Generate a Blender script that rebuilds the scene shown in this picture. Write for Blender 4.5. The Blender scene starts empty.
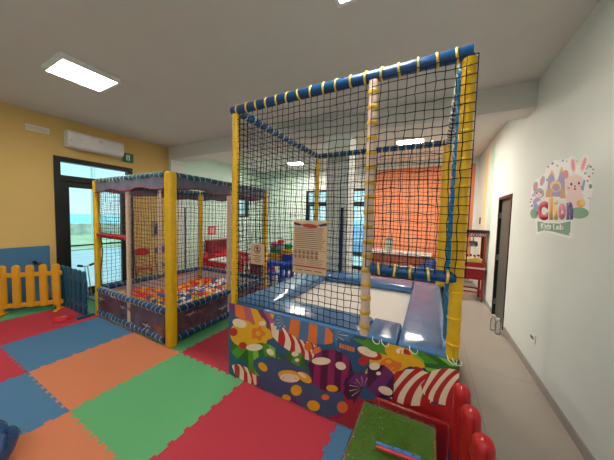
import bpy, bmesh, math, random
from mathutils import Vector, Matrix
random.seed(7)
PI = math.pi
S = bpy.context.scene
COL = S.collection

# ------------------------------------------------------------------ camera
CAMH = 1.69
F_PX = 237.274
R_ = Vector((0.885793, 0.46344, 0.024384))
U_ = Vector((-0.047135, 0.037571, 0.998182))
W_ = Vector((-0.461681, 0.885332, -0.055125))
cam_d = bpy.data.cameras.new('camera')
cam = bpy.data.objects.new('camera', cam_d)
COL.objects.link(cam)
cam_d.sensor_fit = 'HORIZONTAL'
cam_d.sensor_width = 36.0
cam_d.lens = F_PX / 614 * 36
cam_d.clip_start = 0.02
cam_d.clip_end = 600
m = Matrix.Identity(4)
for i in range(3):
    m[i][0] = R_[i]; m[i][1] = U_[i]; m[i][2] = -W_[i]
m[2][3] = CAMH
cam.matrix_world = m
S.camera = cam


def at(px, py, axis, val):
    """point of the place seen at a photo pixel, on the plane axis = val"""
    d = (px - 307) * R_ - (py - 230) * U_ + F_PX * W_
    o = Vector((0, 0, CAMH))
    t = (val - o[axis]) / d[axis]
    return o + d * t


# ------------------------------------------------------------------ materials
def lin(c):
    return tuple((v / 12.92 if v <= 0.04045 else ((v + 0.055) / 1.055) ** 2.4) for v in (x / 255 for x in c))


MATS = {}


def mat(name, rgb, rough=0.5, metal=0.0, var=0.06, scale=8.0, bump=0.0, spec=0.5, coat=0.0, emit=0.0):
    if name in MATS:
        return MATS[name]
    m = bpy.data.materials.new(name)
    m.use_nodes = True
    nt = m.node_tree
    b = nt.nodes['Principled BSDF']
    c = lin(rgb)
    tc = nt.nodes.new('ShaderNodeTexCoord')
    nz = nt.nodes.new('ShaderNodeTexNoise')
    nz.inputs['Scale'].default_value = scale
    nz.inputs['Detail'].default_value = 4
    nt.links.new(tc.outputs['Object'], nz.inputs['Vector'])
    rp = nt.nodes.new('ShaderNodeValToRGB')
    rp.color_ramp.elements[0].position = 0.3
    rp.color_ramp.elements[1].position = 0.7
    rp.color_ramp.elements[0].color = tuple(max(0, v * (1 - var)) for v in c) + (1,)
    rp.color_ramp.elements[1].color = tuple(min(1, v * (1 + var)) for v in c) + (1,)
    nt.links.new(nz.outputs['Fac'], rp.inputs['Fac'])
    nt.links.new(rp.outputs['Color'], b.inputs['Base Color'])
    b.inputs['Roughness'].default_value = rough
    b.inputs['Metallic'].default_value = metal
    b.inputs['Specular IOR Level'].default_value = spec
    b.inputs['Coat Weight'].default_value = coat
    b.inputs['Coat Roughness'].default_value = 0.12
    if bump:
        bp = nt.nodes.new('ShaderNodeBump')
        bp.inputs['Strength'].default_value = bump
        bp.inputs['Distance'].default_value = 0.02
        nt.links.new(nz.outputs['Fac'], bp.inputs['Height'])
        nt.links.new(bp.outputs['Normal'], b.inputs['Normal'])
    if emit:
        b.inputs['Emission Color'].default_value = c + (1,)
        b.inputs['Emission Strength'].default_value = emit
    MATS[name] = m
    return m


def film(name, tint=(1, 1, 1), gloss=0.1, rough=0.08, bump=0.0, scale=14.0, bdist=.03, milk=0.0):
    """thin clear sheet: see-through with a fresnel reflection"""
    m = bpy.data.materials.new(name)
    m.use_nodes = True
    nt = m.node_tree
    nt.nodes.remove(nt.nodes['Principled BSDF'])
    out = nt.nodes['Material Output']
    tr = nt.nodes.new('ShaderNodeBsdfTransparent')
    tr.inputs['Color'].default_value = tint + (1,)
    gl = nt.nodes.new('ShaderNodeBsdfGlossy')
    gl.inputs['Roughness'].default_value = rough
    fr = nt.nodes.new('ShaderNodeLayerWeight')
    fr.inputs['Blend'].default_value = gloss
    mx = nt.nodes.new('ShaderNodeMixShader')
    nt.links.new(fr.outputs['Fresnel'], mx.inputs['Fac'])
    nt.links.new(tr.outputs['BSDF'], mx.inputs[1])
    nt.links.new(gl.outputs['BSDF'], mx.inputs[2])
    nt.links.new(mx.outputs['Shader'], out.inputs['Surface'])
    if milk:
        df = nt.nodes.new('ShaderNodeBsdfDiffuse')
        df.inputs['Color'].default_value = (.9, .92, .92, 1)
        m2 = nt.nodes.new('ShaderNodeMixShader'); m2.inputs['Fac'].default_value = milk
        nt.links.new(mx.outputs['Shader'], m2.inputs[1]); nt.links.new(df.outputs['BSDF'], m2.inputs[2])
        nt.links.new(m2.outputs['Shader'], out.inputs['Surface'])
    if bump:
        tc = nt.nodes.new('ShaderNodeTexCoord')
        nz = nt.nodes.new('ShaderNodeTexNoise')
        nz.inputs['Scale'].default_value = scale
        nz.inputs['Detail'].default_value = 5
        nz.inputs['Distortion'].default_value = 1.5
        bp = nt.nodes.new('ShaderNodeBump')
        bp.inputs['Strength'].default_value = bump
        bp.inputs['Distance'].default_value = bdist
        nt.links.new(tc.outputs['Object'], nz.inputs['Vector'])
        nt.links.new(nz.outputs['Fac'], bp.inputs['Height'])
        nt.links.new(bp.outputs['Normal'], gl.inputs['Normal'])
        nt.links.new(bp.outputs['Normal'], fr.inputs['Normal'])
    return m


M_GLASS = film('window glass', (0.97, 0.99, 0.99), 0.06, 0.0)
M_CLEAR = film('clear plastic', (0.99, 0.99, 0.99), 0.3, 0.15, milk=.10)
M_WRAP = film('cling film', (0.95, 0.95, 0.95), 0.26, 0.12, 1.0, 26, .08)
M_YEL = mat('yellow vinyl padding', (222, 174, 6), 0.35, bump=0.05, scale=20)
M_CREAM = mat('cream vinyl padding', (214, 190, 170), 0.4, bump=0.05)
M_BLUE = mat('blue vinyl tube', (9, 68, 124), 0.3, bump=0.05, scale=20)
M_PAD = mat('blue glossy padding', (74, 120, 172), 0.2, bump=0.3, scale=7, coat=0.4)
M_TIE = mat('yellow cable tie', (226, 190, 60), 0.4)
M_TIEW = mat('pale cable tie', (206, 206, 170), 0.4)
M_NET = mat('black netting', (22, 32, 44), 0.95, spec=.1)
M_NETB = mat('blue netting cord', (20, 120, 180), 0.6)
M_NETP = mat('dark brown netting', (62, 44, 46), 0.7)
M_WHITE = mat('white plastic', (232, 232, 230), 0.35)
M_BLACK = mat('black frame paint', (24, 25, 28), 0.4)
M_STEEL = mat('brushed metal', (170, 172, 176), 0.3, 1.0)
M_RED = mat('red plastic', (205, 22, 30), 0.3)
M_PURPLE = mat('purple plastic', (92, 62, 150), 0.4)
M_WOOD = mat('pale wood edge', (196, 150, 92), 0.5, var=0.15, scale=20)

# ------------------------------------------------------------------ mesh builder


class MB:
    def __init__(s):
        s.v = []; s.f = []; s.m = []

    def add(s, vs, fs, mi=0):
        o = len(s.v)
        s.v += [tuple(p) for p in vs]
        for f in fs:
            s.f.append(tuple(i + o for i in f)); s.m.append(mi)
        return s

    def box(s, x0, x1, y0, y1, z0, z1, mi=0):
        vs = [(x, y, z) for z in (z0, z1) for y in (y0, y1) for x in (x0, x1)]
        fs = [(0, 2, 3, 1), (4, 5, 7, 6), (0, 1, 5, 4), (2, 6, 7, 3), (0, 4, 6, 2), (1, 3, 7, 5)]
        return s.add(vs, fs, mi)

    def rbox(s, x0, x1, y0, y1, z0, z1, r=0.01, seg=2, mi=0):
        bm = bmesh.new()
        bmesh.ops.create_cube(bm, size=1)
        for v in bm.verts:
            v.co = Vector(((x0 + x1) / 2 + v.co.x * (x1 - x0), (y0 + y1) / 2 + v.co.y * (y1 - y0), (z0 + z1) / 2 + v.co.z * (z1 - z0)))
        r = min(r, (x1 - x0) * .49, (y1 - y0) * .49, (z1 - z0) * .49)
        bmesh.ops.bevel(bm, geom=bm.edges[:], offset=r, segments=seg, affect='EDGES', profile=0.5)
        bm.verts.index_update()
        s.add([v.co.copy() for v in bm.verts], [[v.index for v in f.verts] for f in bm.faces], mi)
        bm.free()
        return s

    def tube(s, pts, r, n=10, mi=0, caps=True, closed=False, radii=None):
        pts = [Vector(p) for p in pts]
        k = len(pts)
        vs = []; fs = []
        up = None
        for i, p in enumerate(pts):
            if closed:
                t = pts[(i + 1) % k] - pts[i - 1]
            else:
                t = pts[min(i + 1, k - 1)] - pts[max(i - 1, 0)]
            t.normalize()
            if up is None:
                up = Vector((0, 0, 1)) if abs(t.z) < 0.9 else Vector((1, 0, 0))
            a = up - t * up.dot(t)
            if a.length < 1e-5:
                a = t.orthogonal()
            a.normalize(); up = a
            b = t.cross(a)
            rr = radii[i] if radii else r
            for j in range(n):
                w = 2 * PI * j / n
                vs.append(p + a * (math.cos(w) * rr) + b * (math.sin(w) * rr))
        rng = k if closed else k - 1
        for i in range(rng):
            i2 = (i + 1) % k
            for j in range(n):
                j2 = (j + 1) % n
                fs.append((i * n + j, i * n + j2, i2 * n + j2, i2 * n + j))
        if caps and not closed:
            fs.append(tuple(range(n))[::-1])
            fs.append(tuple((k - 1) * n + j for j in range(n)))
        return s.add(vs, fs, mi)

    def lathe(s, c, prof, n=20, mi=0):
        """prof: list of (r, z)"""
        vs = []; fs = []
        for r, z in prof:
            for j in range(n):
                w = 2 * PI * j / n
                vs.append((c[0] + math.cos(w) * r, c[1] + math.sin(w) * r, c[2] + z))
        for i in range(len(prof) - 1):
            for j in range(n):
                j2 = (j + 1) % n
                fs.append((i * n + j, i * n + j2, (i + 1) * n + j2, (i + 1) * n + j))
        fs.append(tuple(range(n))[::-1]); fs.append(tuple((len(prof) - 1) * n + j for j in range(n)))
        return s.add(vs, fs, mi)

    def sphere(s, c, r, n=16, mi=0, sc=(1, 1, 1)):
        prof = []
        k = max(4, n // 2)
        for i in range(k + 1):
            a = PI * i / k
            prof.append((max(1e-4, math.sin(a) * r), -math.cos(a) * r))
        t = MB().lathe((0, 0, 0), prof, n)
        return s.add([(c[0] + x * sc[0], c[1] + y * sc[1], c[2] + z * sc[2]) for x, y, z in t.v], t.f, mi)

    def prism(s, poly, fn, t0, t1, mi=0):
        """poly (a,b) list, fn(a,b,t)->xyz; extruded from t0 to t1"""
        n = len(poly)
        vs = [fn(a, b, t0) for a, b in poly] + [fn(a, b, t1) for a, b in poly]
        fs = [tuple(range(n)), tuple(range(2 * n - 1, n - 1, -1))]
        for i in range(n):
            j = (i + 1) % n
            fs.append((i, i + n, j + n, j))
        return s.add(vs, fs, mi)

    def build(s, name, mats, parent=None, smooth=False, kind=None, bevel=0):
        me = bpy.data.meshes.new(name)
        L = parent_loc(parent)
        me.from_pydata([(x - L[0], y - L[1], z - L[2]) for x, y, z in s.v], [], s.f)
        if not isinstance(mats, (list, tuple)):
            mats = [mats]
        for mm in mats:
            me.materials.append(mm)
        if len(mats) > 1:
            me.polygons.foreach_set('material_index', s.m)
        bm = bmesh.new(); bm.from_mesh(me)
        bmesh.ops.recalc_face_normals(bm, faces=bm.faces[:])
        bm.to_mesh(me); bm.free()
        if smooth:
            me.polygons.foreach_set('use_smooth', [True] * len(me.polygons))
            try:
                me.set_sharp_from_angle(angle=math.radians(40))
            except Exception:
                pass
        me.update()
        o = bpy.data.objects.new(name, me)
        COL.objects.link(o)
        if parent:
            o.parent = parent
        if bevel:
            b = o.modifiers.new('bevel', 'BEVEL'); b.width = bevel; b.segments = 3; b.limit_method = 'ANGLE'
        if kind:
            o['kind'] = kind
        return o


def parent_loc(p):
    L = Vector((0, 0, 0))
    while p is not None:
        L += p.location
        p = p.parent
    return L


def tag(o, label, cat, group=None):
    o['label'] = label; o['category'] = cat
    if group:
        o['group'] = group
    return o


def thing(name, label, cat, loc=(0, 0, 0), group=None):
    o = bpy.data.objects.new(name, None)
    o.empty_display_size = 0.1
    COL.objects.link(o)
    o.location = loc
    return tag(o, label, cat, group)


def copy_tree(o, parent=None):
    c = o.copy(); COL.objects.link(c)
    if parent is not None:
        c.parent = parent
    for ch in list(o.children):
        copy_tree(ch, c)
    return c


def struct(mb, name, mats, parent=None, **k):
    return mb.build(name, mats, parent, kind=None if parent else 'structure', **k)


# ------------------------------------------------------------------ room numbers
XL, XR, YB, YF, HC = -6.15, 1.07, -3.2, 7.7, 3.4
BY0, BY1, BZ = 3.88, 4.25, 3.09           # ceiling beam
DY0, DY1, DZ = 1.73, 3.02, 2.70            # glass door in the left wall
T = 0.2

# ------------------------------------------------------------------ shell
M_WY = mat('yellow wall paint', (214, 182, 112), 0.85, var=0.02, scale=3)
M_WG = mat('mint wall paint', (208, 234, 222), 0.85, var=0.02, scale=3)
M_WW = mat('white wall paint', (224, 230, 225), 0.8, var=0.015, scale=3)
M_WO = mat('orange wall paint', (224, 142, 104), 0.85, var=0.02, scale=3)
M_CEIL = mat('ceiling paint', (214, 211, 206), 0.9, var=0.015, scale=3)
M_STY = mat('pale yellow paint', (246, 222, 160), 0.85)
M_STG = mat('pale green paint', (196, 224, 200), 0.85)


def tile_mat():
    m = mat('grey floor tile', (160, 152, 142), 0.3, var=0.05, scale=2.5)
    nt = m.node_tree
    b = nt.nodes['Principled BSDF']
    tc = nt.nodes['Texture Coordinate']
    br = nt.nodes.new('ShaderNodeTexBrick')
    br.offset = 0.0
    br.inputs['Scale'].default_value = 1.0
    br.inputs['Mortar Size'].default_value = 0.003
    br.inputs['Brick Width'].default_value = 0.6
    br.inputs['Row Height'].default_value = 1.2
    ramp = nt.nodes['Color Ramp']
    mp = nt.nodes.new('ShaderNodeMapping')
    mp.inputs['Location'].default_value = (0.13, 0.35, 0)
    nt.links.new(tc.outputs['Object'], mp.inputs['Vector'])
    nt.links.new(mp.outputs['Vector'], br.inputs['Vector'])
    nt.links.new(ramp.outputs['Color'], br.inputs['Color1'])
    nt.links.new(ramp.outputs['Color'], br.inputs['Color2'])
    br.inputs['Mortar'].default_value = lin((132, 126, 120)) + (1,)
    nt.links.new(br.outputs['Color'], b.inputs['Base Color'])
    return m


M_TILE = tile_mat()
struct(MB().box(XL - T, XR + T, YB - T, YF + T, -0.1, 0), 'floor', M_TILE)
struct(MB().box(XL - T, XR + T, YB - T, YF + T, HC, HC + 0.15), 'ceiling', M_CEIL)

# left wall, yellow part with the door opening, mint part with a window opening
w = MB()
w.box(XL - T, XL, YB - T, DY0, 0, HC, 0)
w.box(XL - T, XL, DY0, DY1, DZ, HC, 0)
w.box(XL - T, XL, DY1, BY1, 0, HC, 0)
WY0, WY1, WZ0, WZ1 = 5.9, 6.95, 1.62, 2.35
w.box(XL - T, XL, BY1, WY0, 0, HC, 1)
w.box(XL - T, XL, WY0, WY1, 0, WZ0, 1)
w.box(XL - T, XL, WY0, WY1, WZ1, HC, 1)
w.box(XL - T, XL, WY1, YF + T, 0, HC, 1)
struct(w, 'wall_left', [M_WY, M_WG])

# right wall with a door recess and two painted stripes
RY0, RY1, RZ = 4.62, 5.40, 2.12
w = MB()
w.box(XR, XR + T, YB - T, RY0, 0, HC)
w.box(XR, XR + T, RY0, RY1, RZ, HC)
w.box(XR, XR + T, RY1, YF + T, 0, HC)
w.box(XR + T, XR + T + 0.02, RY0 - .1, RY1 + .1, 0, RZ + .1)
w.box(XR - 0.002, XR, 6.02, 6.3, 0.1, HC - 0.15, 2)
w.box(XR - 0.002, XR, 6.6, 6.9, 0.1, HC - 0.15, 1)
struct(w, 'wall_right', [M_WW, M_STY, M_STG])

# far wall: white and mint with orange field, two glazed openings
FA = (-4.08, -3.0); FB = (-2.46, -1.80); FZ = 2.64
w = MB()
w.box(XL - T, FA[0], YF, YF + T, 0, HC, 1)
w.box(FA[1], FB[0], YF, YF + T, 0, HC, 0)
w.box(FB[1], XR + T, YF, YF + T, 0, HC, 0)
w.box(FA[0], FA[1], YF, YF + T, FZ, HC, 0)
w.box(FB[0], FB[1], YF, YF + T, FZ, HC, 0)
w.box(-1.72, 0.98, YF - 0.003, YF, 0.08, 3.22, 2)
struct(w, 'wall_far', [M_WW, M_WG, M_WO])
# wall behind the viewer, with an unseen window band added to let light in
w = MB()
w.box(XL - T, XR + T, YB - T, YB, 0, 0.9)
w.box(XL - T, XR + T, YB - T, YB, 2.5, HC)
w.box(XL - T, -4.9, YB - T, YB, 0.9, 2.5)
w.box(-0.4, XR + T, YB - T, YB, 0.9, 2.5)
struct(w, 'wall_back', M_WW)
w = MB()
for x in (-4.9, -3.4, -1.9, -0.45):
    w.box(x, x + 0.05, YB - 0.12, YB - 0.06, 0.9, 2.5)
w.box(-4.9, -0.4, YB - 0.12, YB - 0.06, 0.9, 0.95); w.box(-4.9, -0.4, YB - 0.12, YB - 0.06, 2.45, 2.5)
wb = struct(w, 'added_window_4', M_BLACK)  # frame of the unseen opening added for frontal light

# beam, pillar, pilaster
struct(MB().box(XL, XR, BY0, BY1, BZ, HC), 'trim_1', M_CEIL)
struct(MB().box(-1.66, -1.26, BY0 + .005, BY1 - .005, 0, BZ), 'trim_2', M_WW)
struct(MB().box(XL, XL + 0.10, BY0 + .005, BY1 - .005, 0, BZ), 'trim_3', M_WW)
# skirting
M_SK = mat('grey skirting tile', (150, 146, 140), 0.35)
w = MB().box(XR - 0.012, XR, YB, RY0 - 0.06, 0, 0.085)
w.box(XR - 0.012, XR, RY1 + 0.06, YF, 0, 0.085)
struct(w, 'baseboard_right', M_SK)
struct(MB().box(XL + .012, XR - 0.012, YF - 0.012, YF - .0035, 0, 0.075), 'baseboard_far', M_SK)
w = MB().box(XL, XL + 0.012, YB, DY0, 0, 0.085)
w.box(XL, XL + 0.012, DY1, BY0, 0, 0.085); w.box(XL, XL + 0.012, BY1, YF - .02, 0, 0.085)
struct(w, 'baseboard_left', M_SK)


# ---- left glass door (double, with transom)
def frame_rect_x(mb, x0, x1, y0, y1, z0, z1, t):
    mb.box(x0, x1, y0, y0 + t, z0, z1); mb.box(x0, x1, y1 - t, y1, z0, z1)
    mb.box(x0, x1, y0 + t, y1 - t, z0, z0 + t); mb.box(x0, x1, y0 + t, y1 - t, z1 - t, z1)
    return mb


def frame_rect_y(mb, y0, y1, x0, x1, z0, z1, t):
    mb.box(x0, x0 + t, y0, y1, z0, z1); mb.box(x1 - t, x1, y0, y1, z0, z1)
    mb.box(x0 + t, x1 - t, y0, y1, z0, z0 + t); mb.box(x0 + t, x1 - t, y0, y1, z1 - t, z1)
    return mb


w = MB()
frame_rect_x(w, XL - 0.12, XL + 0.02, DY0, DY1, 0, DZ, 0.09)
w.box(XL - 0.12, XL + 0.02, DY0 + .09, DY1 - .09, 2.26, 2.36)
d1 = struct(w, 'door_1', M_BLACK)
w = MB()
frame_rect_x(w, XL - 0.09, XL - 0.03, DY0 + .1, DY1 - .1, 0.02, 2.262, 0.115)
lf = w.build('door_leaf', M_BLACK, d1)
MB().box(XL - 0.065, XL - 0.055, DY0 + .2, DY1 - .2, 0.12, 2.15).build('pane', M_GLASS, lf)
MB().tube([(XL + 0.0, DY0 + .15, 1.02), (XL + 0.05, DY0 + .18, 1.02), (XL + 0.05, DY1 - .18, 1.02), (XL + 0.0, DY1 - .15, 1.02)], 0.016, 8).build('push_bar', M_BLACK, lf, True)
MB().box(XL - 0.065, XL - 0.055, DY0 + .09, DY1 - .09, 2.36, DZ - .09).build('transom_pane', M_GLASS, d1)

# ---- window in the mint wall
w = MB(); frame_rect_x(w, XL - 0.1, XL + 0.01, WY0, WY1, WZ0, WZ1, 0.07)
w.box(XL - 0.1, XL + .01, 6.40, 6.46, WZ0 + .07, WZ1 - .07)
wn = struct(w, 'window_1', M_BLACK)
MB().box(XL - 0.06, XL - 0.05, WY0 + .07, 6.40, WZ0 + .07, WZ1 - .07).build('pane', M_GLASS, wn)
MB().box(XL - 0.06, XL - 0.05, 6.46, WY1 - .07, WZ0 + .07, WZ1 - .07).build('pane', M_GLASS, wn)


# ---- far glazed doors
def far_door(name, X0, X1, leaf_mat):
    w = MB(); frame_rect_y(w, YF - 0.02, YF + 0.1, X0, X1, 0, FZ, 0.06)
    w.box(X0 + .06, X1 - .06, YF - .02, YF + .1, 2.16, 2.23)
    d = struct(w, name, M_BLACK)
    MB().box(X0 + .06, X1 - .06, YF + .05, YF + .06, 2.23, FZ - .06).build('transom_pane', M_GLASS, d)
    w = MB(); frame_rect_y(w, YF + 0.02, YF + 0.07, X0 + .065, X1 - .065, 0.02, 2.15, 0.07)
    l = w.build('door_leaf', M_BLACK, d)
    MB().box(X0 + .13, X1 - .13, YF + .04, YF + .05, 0.09, 2.08).build('pane', M_GLASS, l)
    MB().tube([(X0 + .1, YF + .02, 1.0), (X0 + .1, YF - .05, 1.0), (X0 + .2, YF - .05, 1.0)], 0.012, 8).build('handle', M_STEEL, l, True)


far_door('door_2', FA[0], FA[1], M_BLACK)
far_door('door_3', FB[0], FB[1], M_BLACK)

# ---- dark door in the right wall
M_DOORG = mat('dark grey door leaf', (84, 88, 80), 0.5)
w = MB()
w.box(XR - 0.01, XR + 0.19, RY0 + .002, RY0 + 0.05, 0, RZ - .002); w.box(XR - 0.01, XR + 0.19, RY1 - 0.05, RY1 - .002, 0, RZ - .002)
w.box(XR - 0.01, XR + 0.19, RY0 + .05, RY1 - .05, RZ - 0.05, RZ - .002)
d4 = struct(w, 'door_4', M_BLACK)
MB().box(XR + 0.035, XR + 0.08, RY0 + .05, RY1 - .05, 0.01, RZ - .05).build('door_leaf', M_DOORG, d4)
w = MB()
for z in (0.25, 1.05, 1.8):
    MB().box(XR + 0.005, XR + 0.034, RY1 - 0.075, RY1 - 0.05, z - .05, z + .05).build('hinge', M_STEEL, d4)

# ------------------------------------------------------------------ outside
M_ASPH = mat('pale asphalt', (176, 184, 190), 0.9, var=0.1, scale=1.5)
M_GRASS = mat('dry grass', (176, 184, 150), 0.95, var=0.25, scale=1.2)
M_STONE = mat('stone wall', (240, 214, 198), 0.95, var=0.25, scale=2.5, bump=0.6)
M_SEA = mat('pale sea', (150, 212, 218), 0.4, var=0.08, scale=0.2)
struct(MB().box(-14.6, XL - T - .02, -40, 60, -0.3, -0.15), 'ground', M_ASPH)
g = MB().box(-24, -14.6, -40, 60, -0.35, -0.1).build('grass_verge', M_GRASS); g['kind'] = 'structure'
g = MB().box(-24.6, -24, -40, 60, -0.6, 0.75).build('roadside_stone_wall', M_STONE)
tag(g, 'low stone wall beyond the grass outside the yellow wall glass door', 'wall')
g = MB().box(-300, -24.7, -200, 260, -1.2, -1.0).build('sea', M_SEA); g['kind'] = 'structure'
g = MB().box(XL - T - .02, 60, YF + T + .02, 260, -0.3, -0.15).build('paved_yard', mat('pale paving', (214, 216, 214), 0.9)); g['kind'] = 'structure'
g = MB().box(XL - T - .02, 30, -40, YB - T - .02, -0.3, -0.15).build('back_yard', mat('pale paving', (214, 216, 214), 0.9)); g['kind'] = 'structure'
# lattice mast seen through the transom, a car through the far door
p = at(93, 168, 0, -20)
w = MB()
for dx, dy in ((-.12, -.12), (.12, -.12), (0, .14)):
    w.tube([(p.x + dx, p.y + dy, -.1), (p.x + dx * .5, p.y + dy * .5, 5.6)], 0.03, 6)
for k in range(14):
    z = k * 0.4
    w.tube([(p.x - .12, p.y - .12, z), (p.x + .1, p.y - .1, z + .2), (p.x, p.y + .14, z + .4)], 0.02, 5)
tag(w.build('lattice_mast', M_WHITE), 'thin white lattice mast outside seen through the door transom', 'mast')
car = thing('parked_car', 'pale blue parked car in the yard beyond the far glass door', 'car', (-3.4, 13.0, -.15))
pc = mat('pale blue car paint', (140, 170, 205), 0.3)
w = MB()
prof = [(-2.0, .25), (-2.0, .75), (-1.9, .85), (-1.1, .95), (-.6, 1.4), (.9, 1.4), (1.5, .95), (2.0, .85), (2.05, .3)]
w.prism(prof, lambda a, b, t: (-3.4 + t, 13.0 + a, -.15 + b), -.85, .85)
w.build('body', pc, car, bevel=.05)
w = MB()
w.prism([(-.95, .97), (-.55, 1.33), (.85, 1.33), (1.3, .97)], lambda a, b, t: (-3.4 + t, 13.0 + a, -.15 + b), -.86, .86)
w.build('side_windows', M_BLACK, car)
for yy in (-1.3, 1.3):
    for xx in (-.8, .8):
        MB().tube([(-3.4 + xx - .1, 13.0 + yy, .17), (-3.4 + xx + .1, 13.0 + yy, .17)], .32, 16).build('wheel', M_BLACK, car, True)

# ------------------------------------------------------------------ ceiling lamps
LAMPS = []
M_LAMP = mat('lit lamp diffuser', (255, 240, 205), 0.5, var=0.0)
_b = M_LAMP.node_tree.nodes['Principled BSDF']
_b.inputs['Emission Color'].default_value = lin((255, 244, 230)) + (1,)
LAMP_E = 34.0
_b.inputs['Emission Strength'].default_value = LAMP_E


M_LAMP2 = M_LAMP.copy(); M_LAMP2.name = 'brighter lit lamp diffuser'
M_LAMP2.node_tree.nodes['Principled BSDF'].inputs['Emission Strength'].default_value = LAMP_E * 4.6


def lamp(cx, cy, label, sx=0.54, sy=0.57):
    t = thing('ceiling_light', label, 'ceiling light', (cx, cy, HC), 'square ceiling panel lights')
    h = 0.06
    w = MB(); x0, x1, y0, y1 = cx - sx / 2, cx + sx / 2, cy - sy / 2, cy + sy / 2
    e = 0.03
    w.box(x0, x0 + e, y0, y1, HC - h, HC - .001); w.box(x1 - e, x1, y0, y1, HC - h, HC - .001)
    w.box(x0 + e, x1 - e, y0, y0 + e, HC - h, HC - .001); w.box(x0 + e, x1 - e, y1 - e, y1, HC - h, HC - .001)
    w.build('frame', M_WHITE, t)
    MB().box(x0 + e, x1 - e, y0 + e, y1 - e, HC - h + .008, HC - h + .02).build('diffuser', M_LAMP2 if cy > BY1 else M_LAMP, t)


lamp(-3.88, 1.38, 'lit square panel light on the ceiling near the air conditioner')
lamp(-0.46, 1.555, 'lit panel light on the ceiling above the front of the trampoline, cut by top edge')
lamp(-3.85, 6.5, 'lit panel light beyond the beam above the blue toy table', .54, .36)
lamp(-0.48, 5.6, 'lit panel light beyond the beam near the orange wall', .56, .36)
lamp(-3.88, -1.6, 'added unseen lit panel light behind the viewer on the yellow wall side')  # this row is unseen, added to light the room from behind
lamp(-0.44, -1.6, 'added unseen lit panel light behind the viewer on the white wall side')

# ------------------------------------------------------------------ fittings on the left wall
ac = thing('air_conditioner', 'white wall split air conditioner above the glass door', 'air conditioner', (XL, 2.38, 2.87))
w = MB()
prof = [(0, 0.02), (0.0, 0.31), (0.14, 0.31), (0.19, 0.27), (0.20, 0.12), (0.17, 0.03), (0.11, 0)]
w.prism(prof, lambda a, b, t: (XL + .001 + a, t, 2.88 + b), 1.88, 2.78)
w.build('body', M_WHITE, ac, bevel=.012)
w = MB().box(XL + 0.12, XL + 0.185, 1.92, 2.74, 2.868, 2.885)
w.build('louvre', mat('pale grey plastic', (205, 205, 204), .4), ac)
MB().box(XL + 0.199, XL + 0.203, 2.34, 2.40, 3.09, 3.10).build('maker_mark', mat('grey print', (120, 120, 122), .5), ac)
MB().sphere((XL + .195, 1.92, 3.0), .012, 8).build('indicator', M_STEEL, ac)

vt = thing('wall_vent', 'white slotted air vent high on the yellow wall left of the air conditioner', 'vent', (XL, 1.55, 3.1))
w = MB(); frame_rect_x(w, XL + .001, XL + .02, 1.41, 1.69, 3.05, 3.15, .015); w.build('frame', M_WHITE, vt)
w = MB()
for k in range(5):
    w.box(XL + .002, XL + .014, 1.425, 1.675, 3.068 + k * .015, 3.076 + k * .015)
w.build('slats', M_WHITE, vt)

ex = thing('exit_sign', 'green emergency exit sign with white door figure beside the air conditioner', 'sign', (XL, 3.03, 2.9))
MB().rbox(XL + .001, XL + .03, 2.82, 3.04, 2.82, 3.02, .008).build('panel', mat('exit green', (10, 122, 78), .4, var=.02), ex)
w = MB()
w.box(XL + .03, XL + .033, 2.89, 2.965, 2.86, 2.985)
w.build('door_symbol', M_WHITE, ex)
w = MB()
g_ = lambda a, b, t: (XL + t, a, b)
w.prism([(a_ - .11, b_) for a_, b_ in [(3.03, 2.93), (3.045, 2.93), (3.05, 2.90), (3.065, 2.868), (3.055, 2.865), (3.038, 2.895), (3.02, 2.868), (3.012, 2.873), (3.028, 2.905)]], g_, .033, .035)
w.sphere((XL + .034, 2.928, 2.946), .011, 8, sc=(.3, 1, 1))
w.build('running_figure', mat('exit green', (10, 122, 78)), ex)

ps = thing('wall_poster', 'small grey notice with a dark figure on the yellow wall behind the red folding chair', 'poster', (XL, 3.55, 1.2))
MB().box(XL + .001, XL + .008, 3.42, 3.68, 1.10, 1.50).build('sheet', mat('grey notice', (150, 142, 128), .7), ps)
w = MB().sphere((XL + .009, 3.56, 1.40), .035, 10, sc=(.1, 1, 1))
w.prism([(3.51, 1.36), (3.60, 1.36), (3.63, 1.2), (3.58, 1.16), (3.48, 1.18)], g_, .008, .011)
w.build('figure', mat('dark print', (60, 54, 56), .7), ps)
rp = thing('wall_notice', 'small red notice on the mint wall above the red toys', 'poster', (XL, 5.2, 1.2))
MB().box(XL + .001, XL + .008, 5.12, 5.42, 1.05, 1.32).build('sheet', mat('red notice', (215, 70, 84), .6), rp)
MB().box(XL + .008, XL + .010, 5.19, 5.35, 1.1, 1.27).build('picture', mat('pink print', (240, 170, 170), .6), rp)
pl = thing('standing_pole', 'thin dark standing pole beside the pilaster of the yellow wall', 'pole', (XL + .2, 4.2, 0))
MB().tube([(XL + .2, 4.2, .02), (XL + .2, 4.2, 1.87)], .018, 10).build('shaft', mat('dark green metal', (34, 44, 40), .4), pl, True)
MB().lathe((XL + .2, 4.2, 0), [(.11, 0), (.11, .015), (.03, .03), (.02, .06)], 20).build('base', M_BLACK, pl, True)

# ------------------------------------------------------------------ fittings on the right wall
def socket(name, label, y, z, cat='socket'):
    t = thing(name, label, cat, (XR, y, z))
    MB().rbox(XR - .010, XR - .0005, y - .075, y + .075, z - .05, z + .05, .004).build('plate', M_WHITE, t)
    w = MB()
    for k in (-1, 0, 1):
        w.box(XR - .013, XR - .0101, y + k * .032 - .011, y + k * .032 + .011, z - .018, z + .018)
    w.build('modules', mat('socket grey', (110, 108, 104), .5), t)


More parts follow.
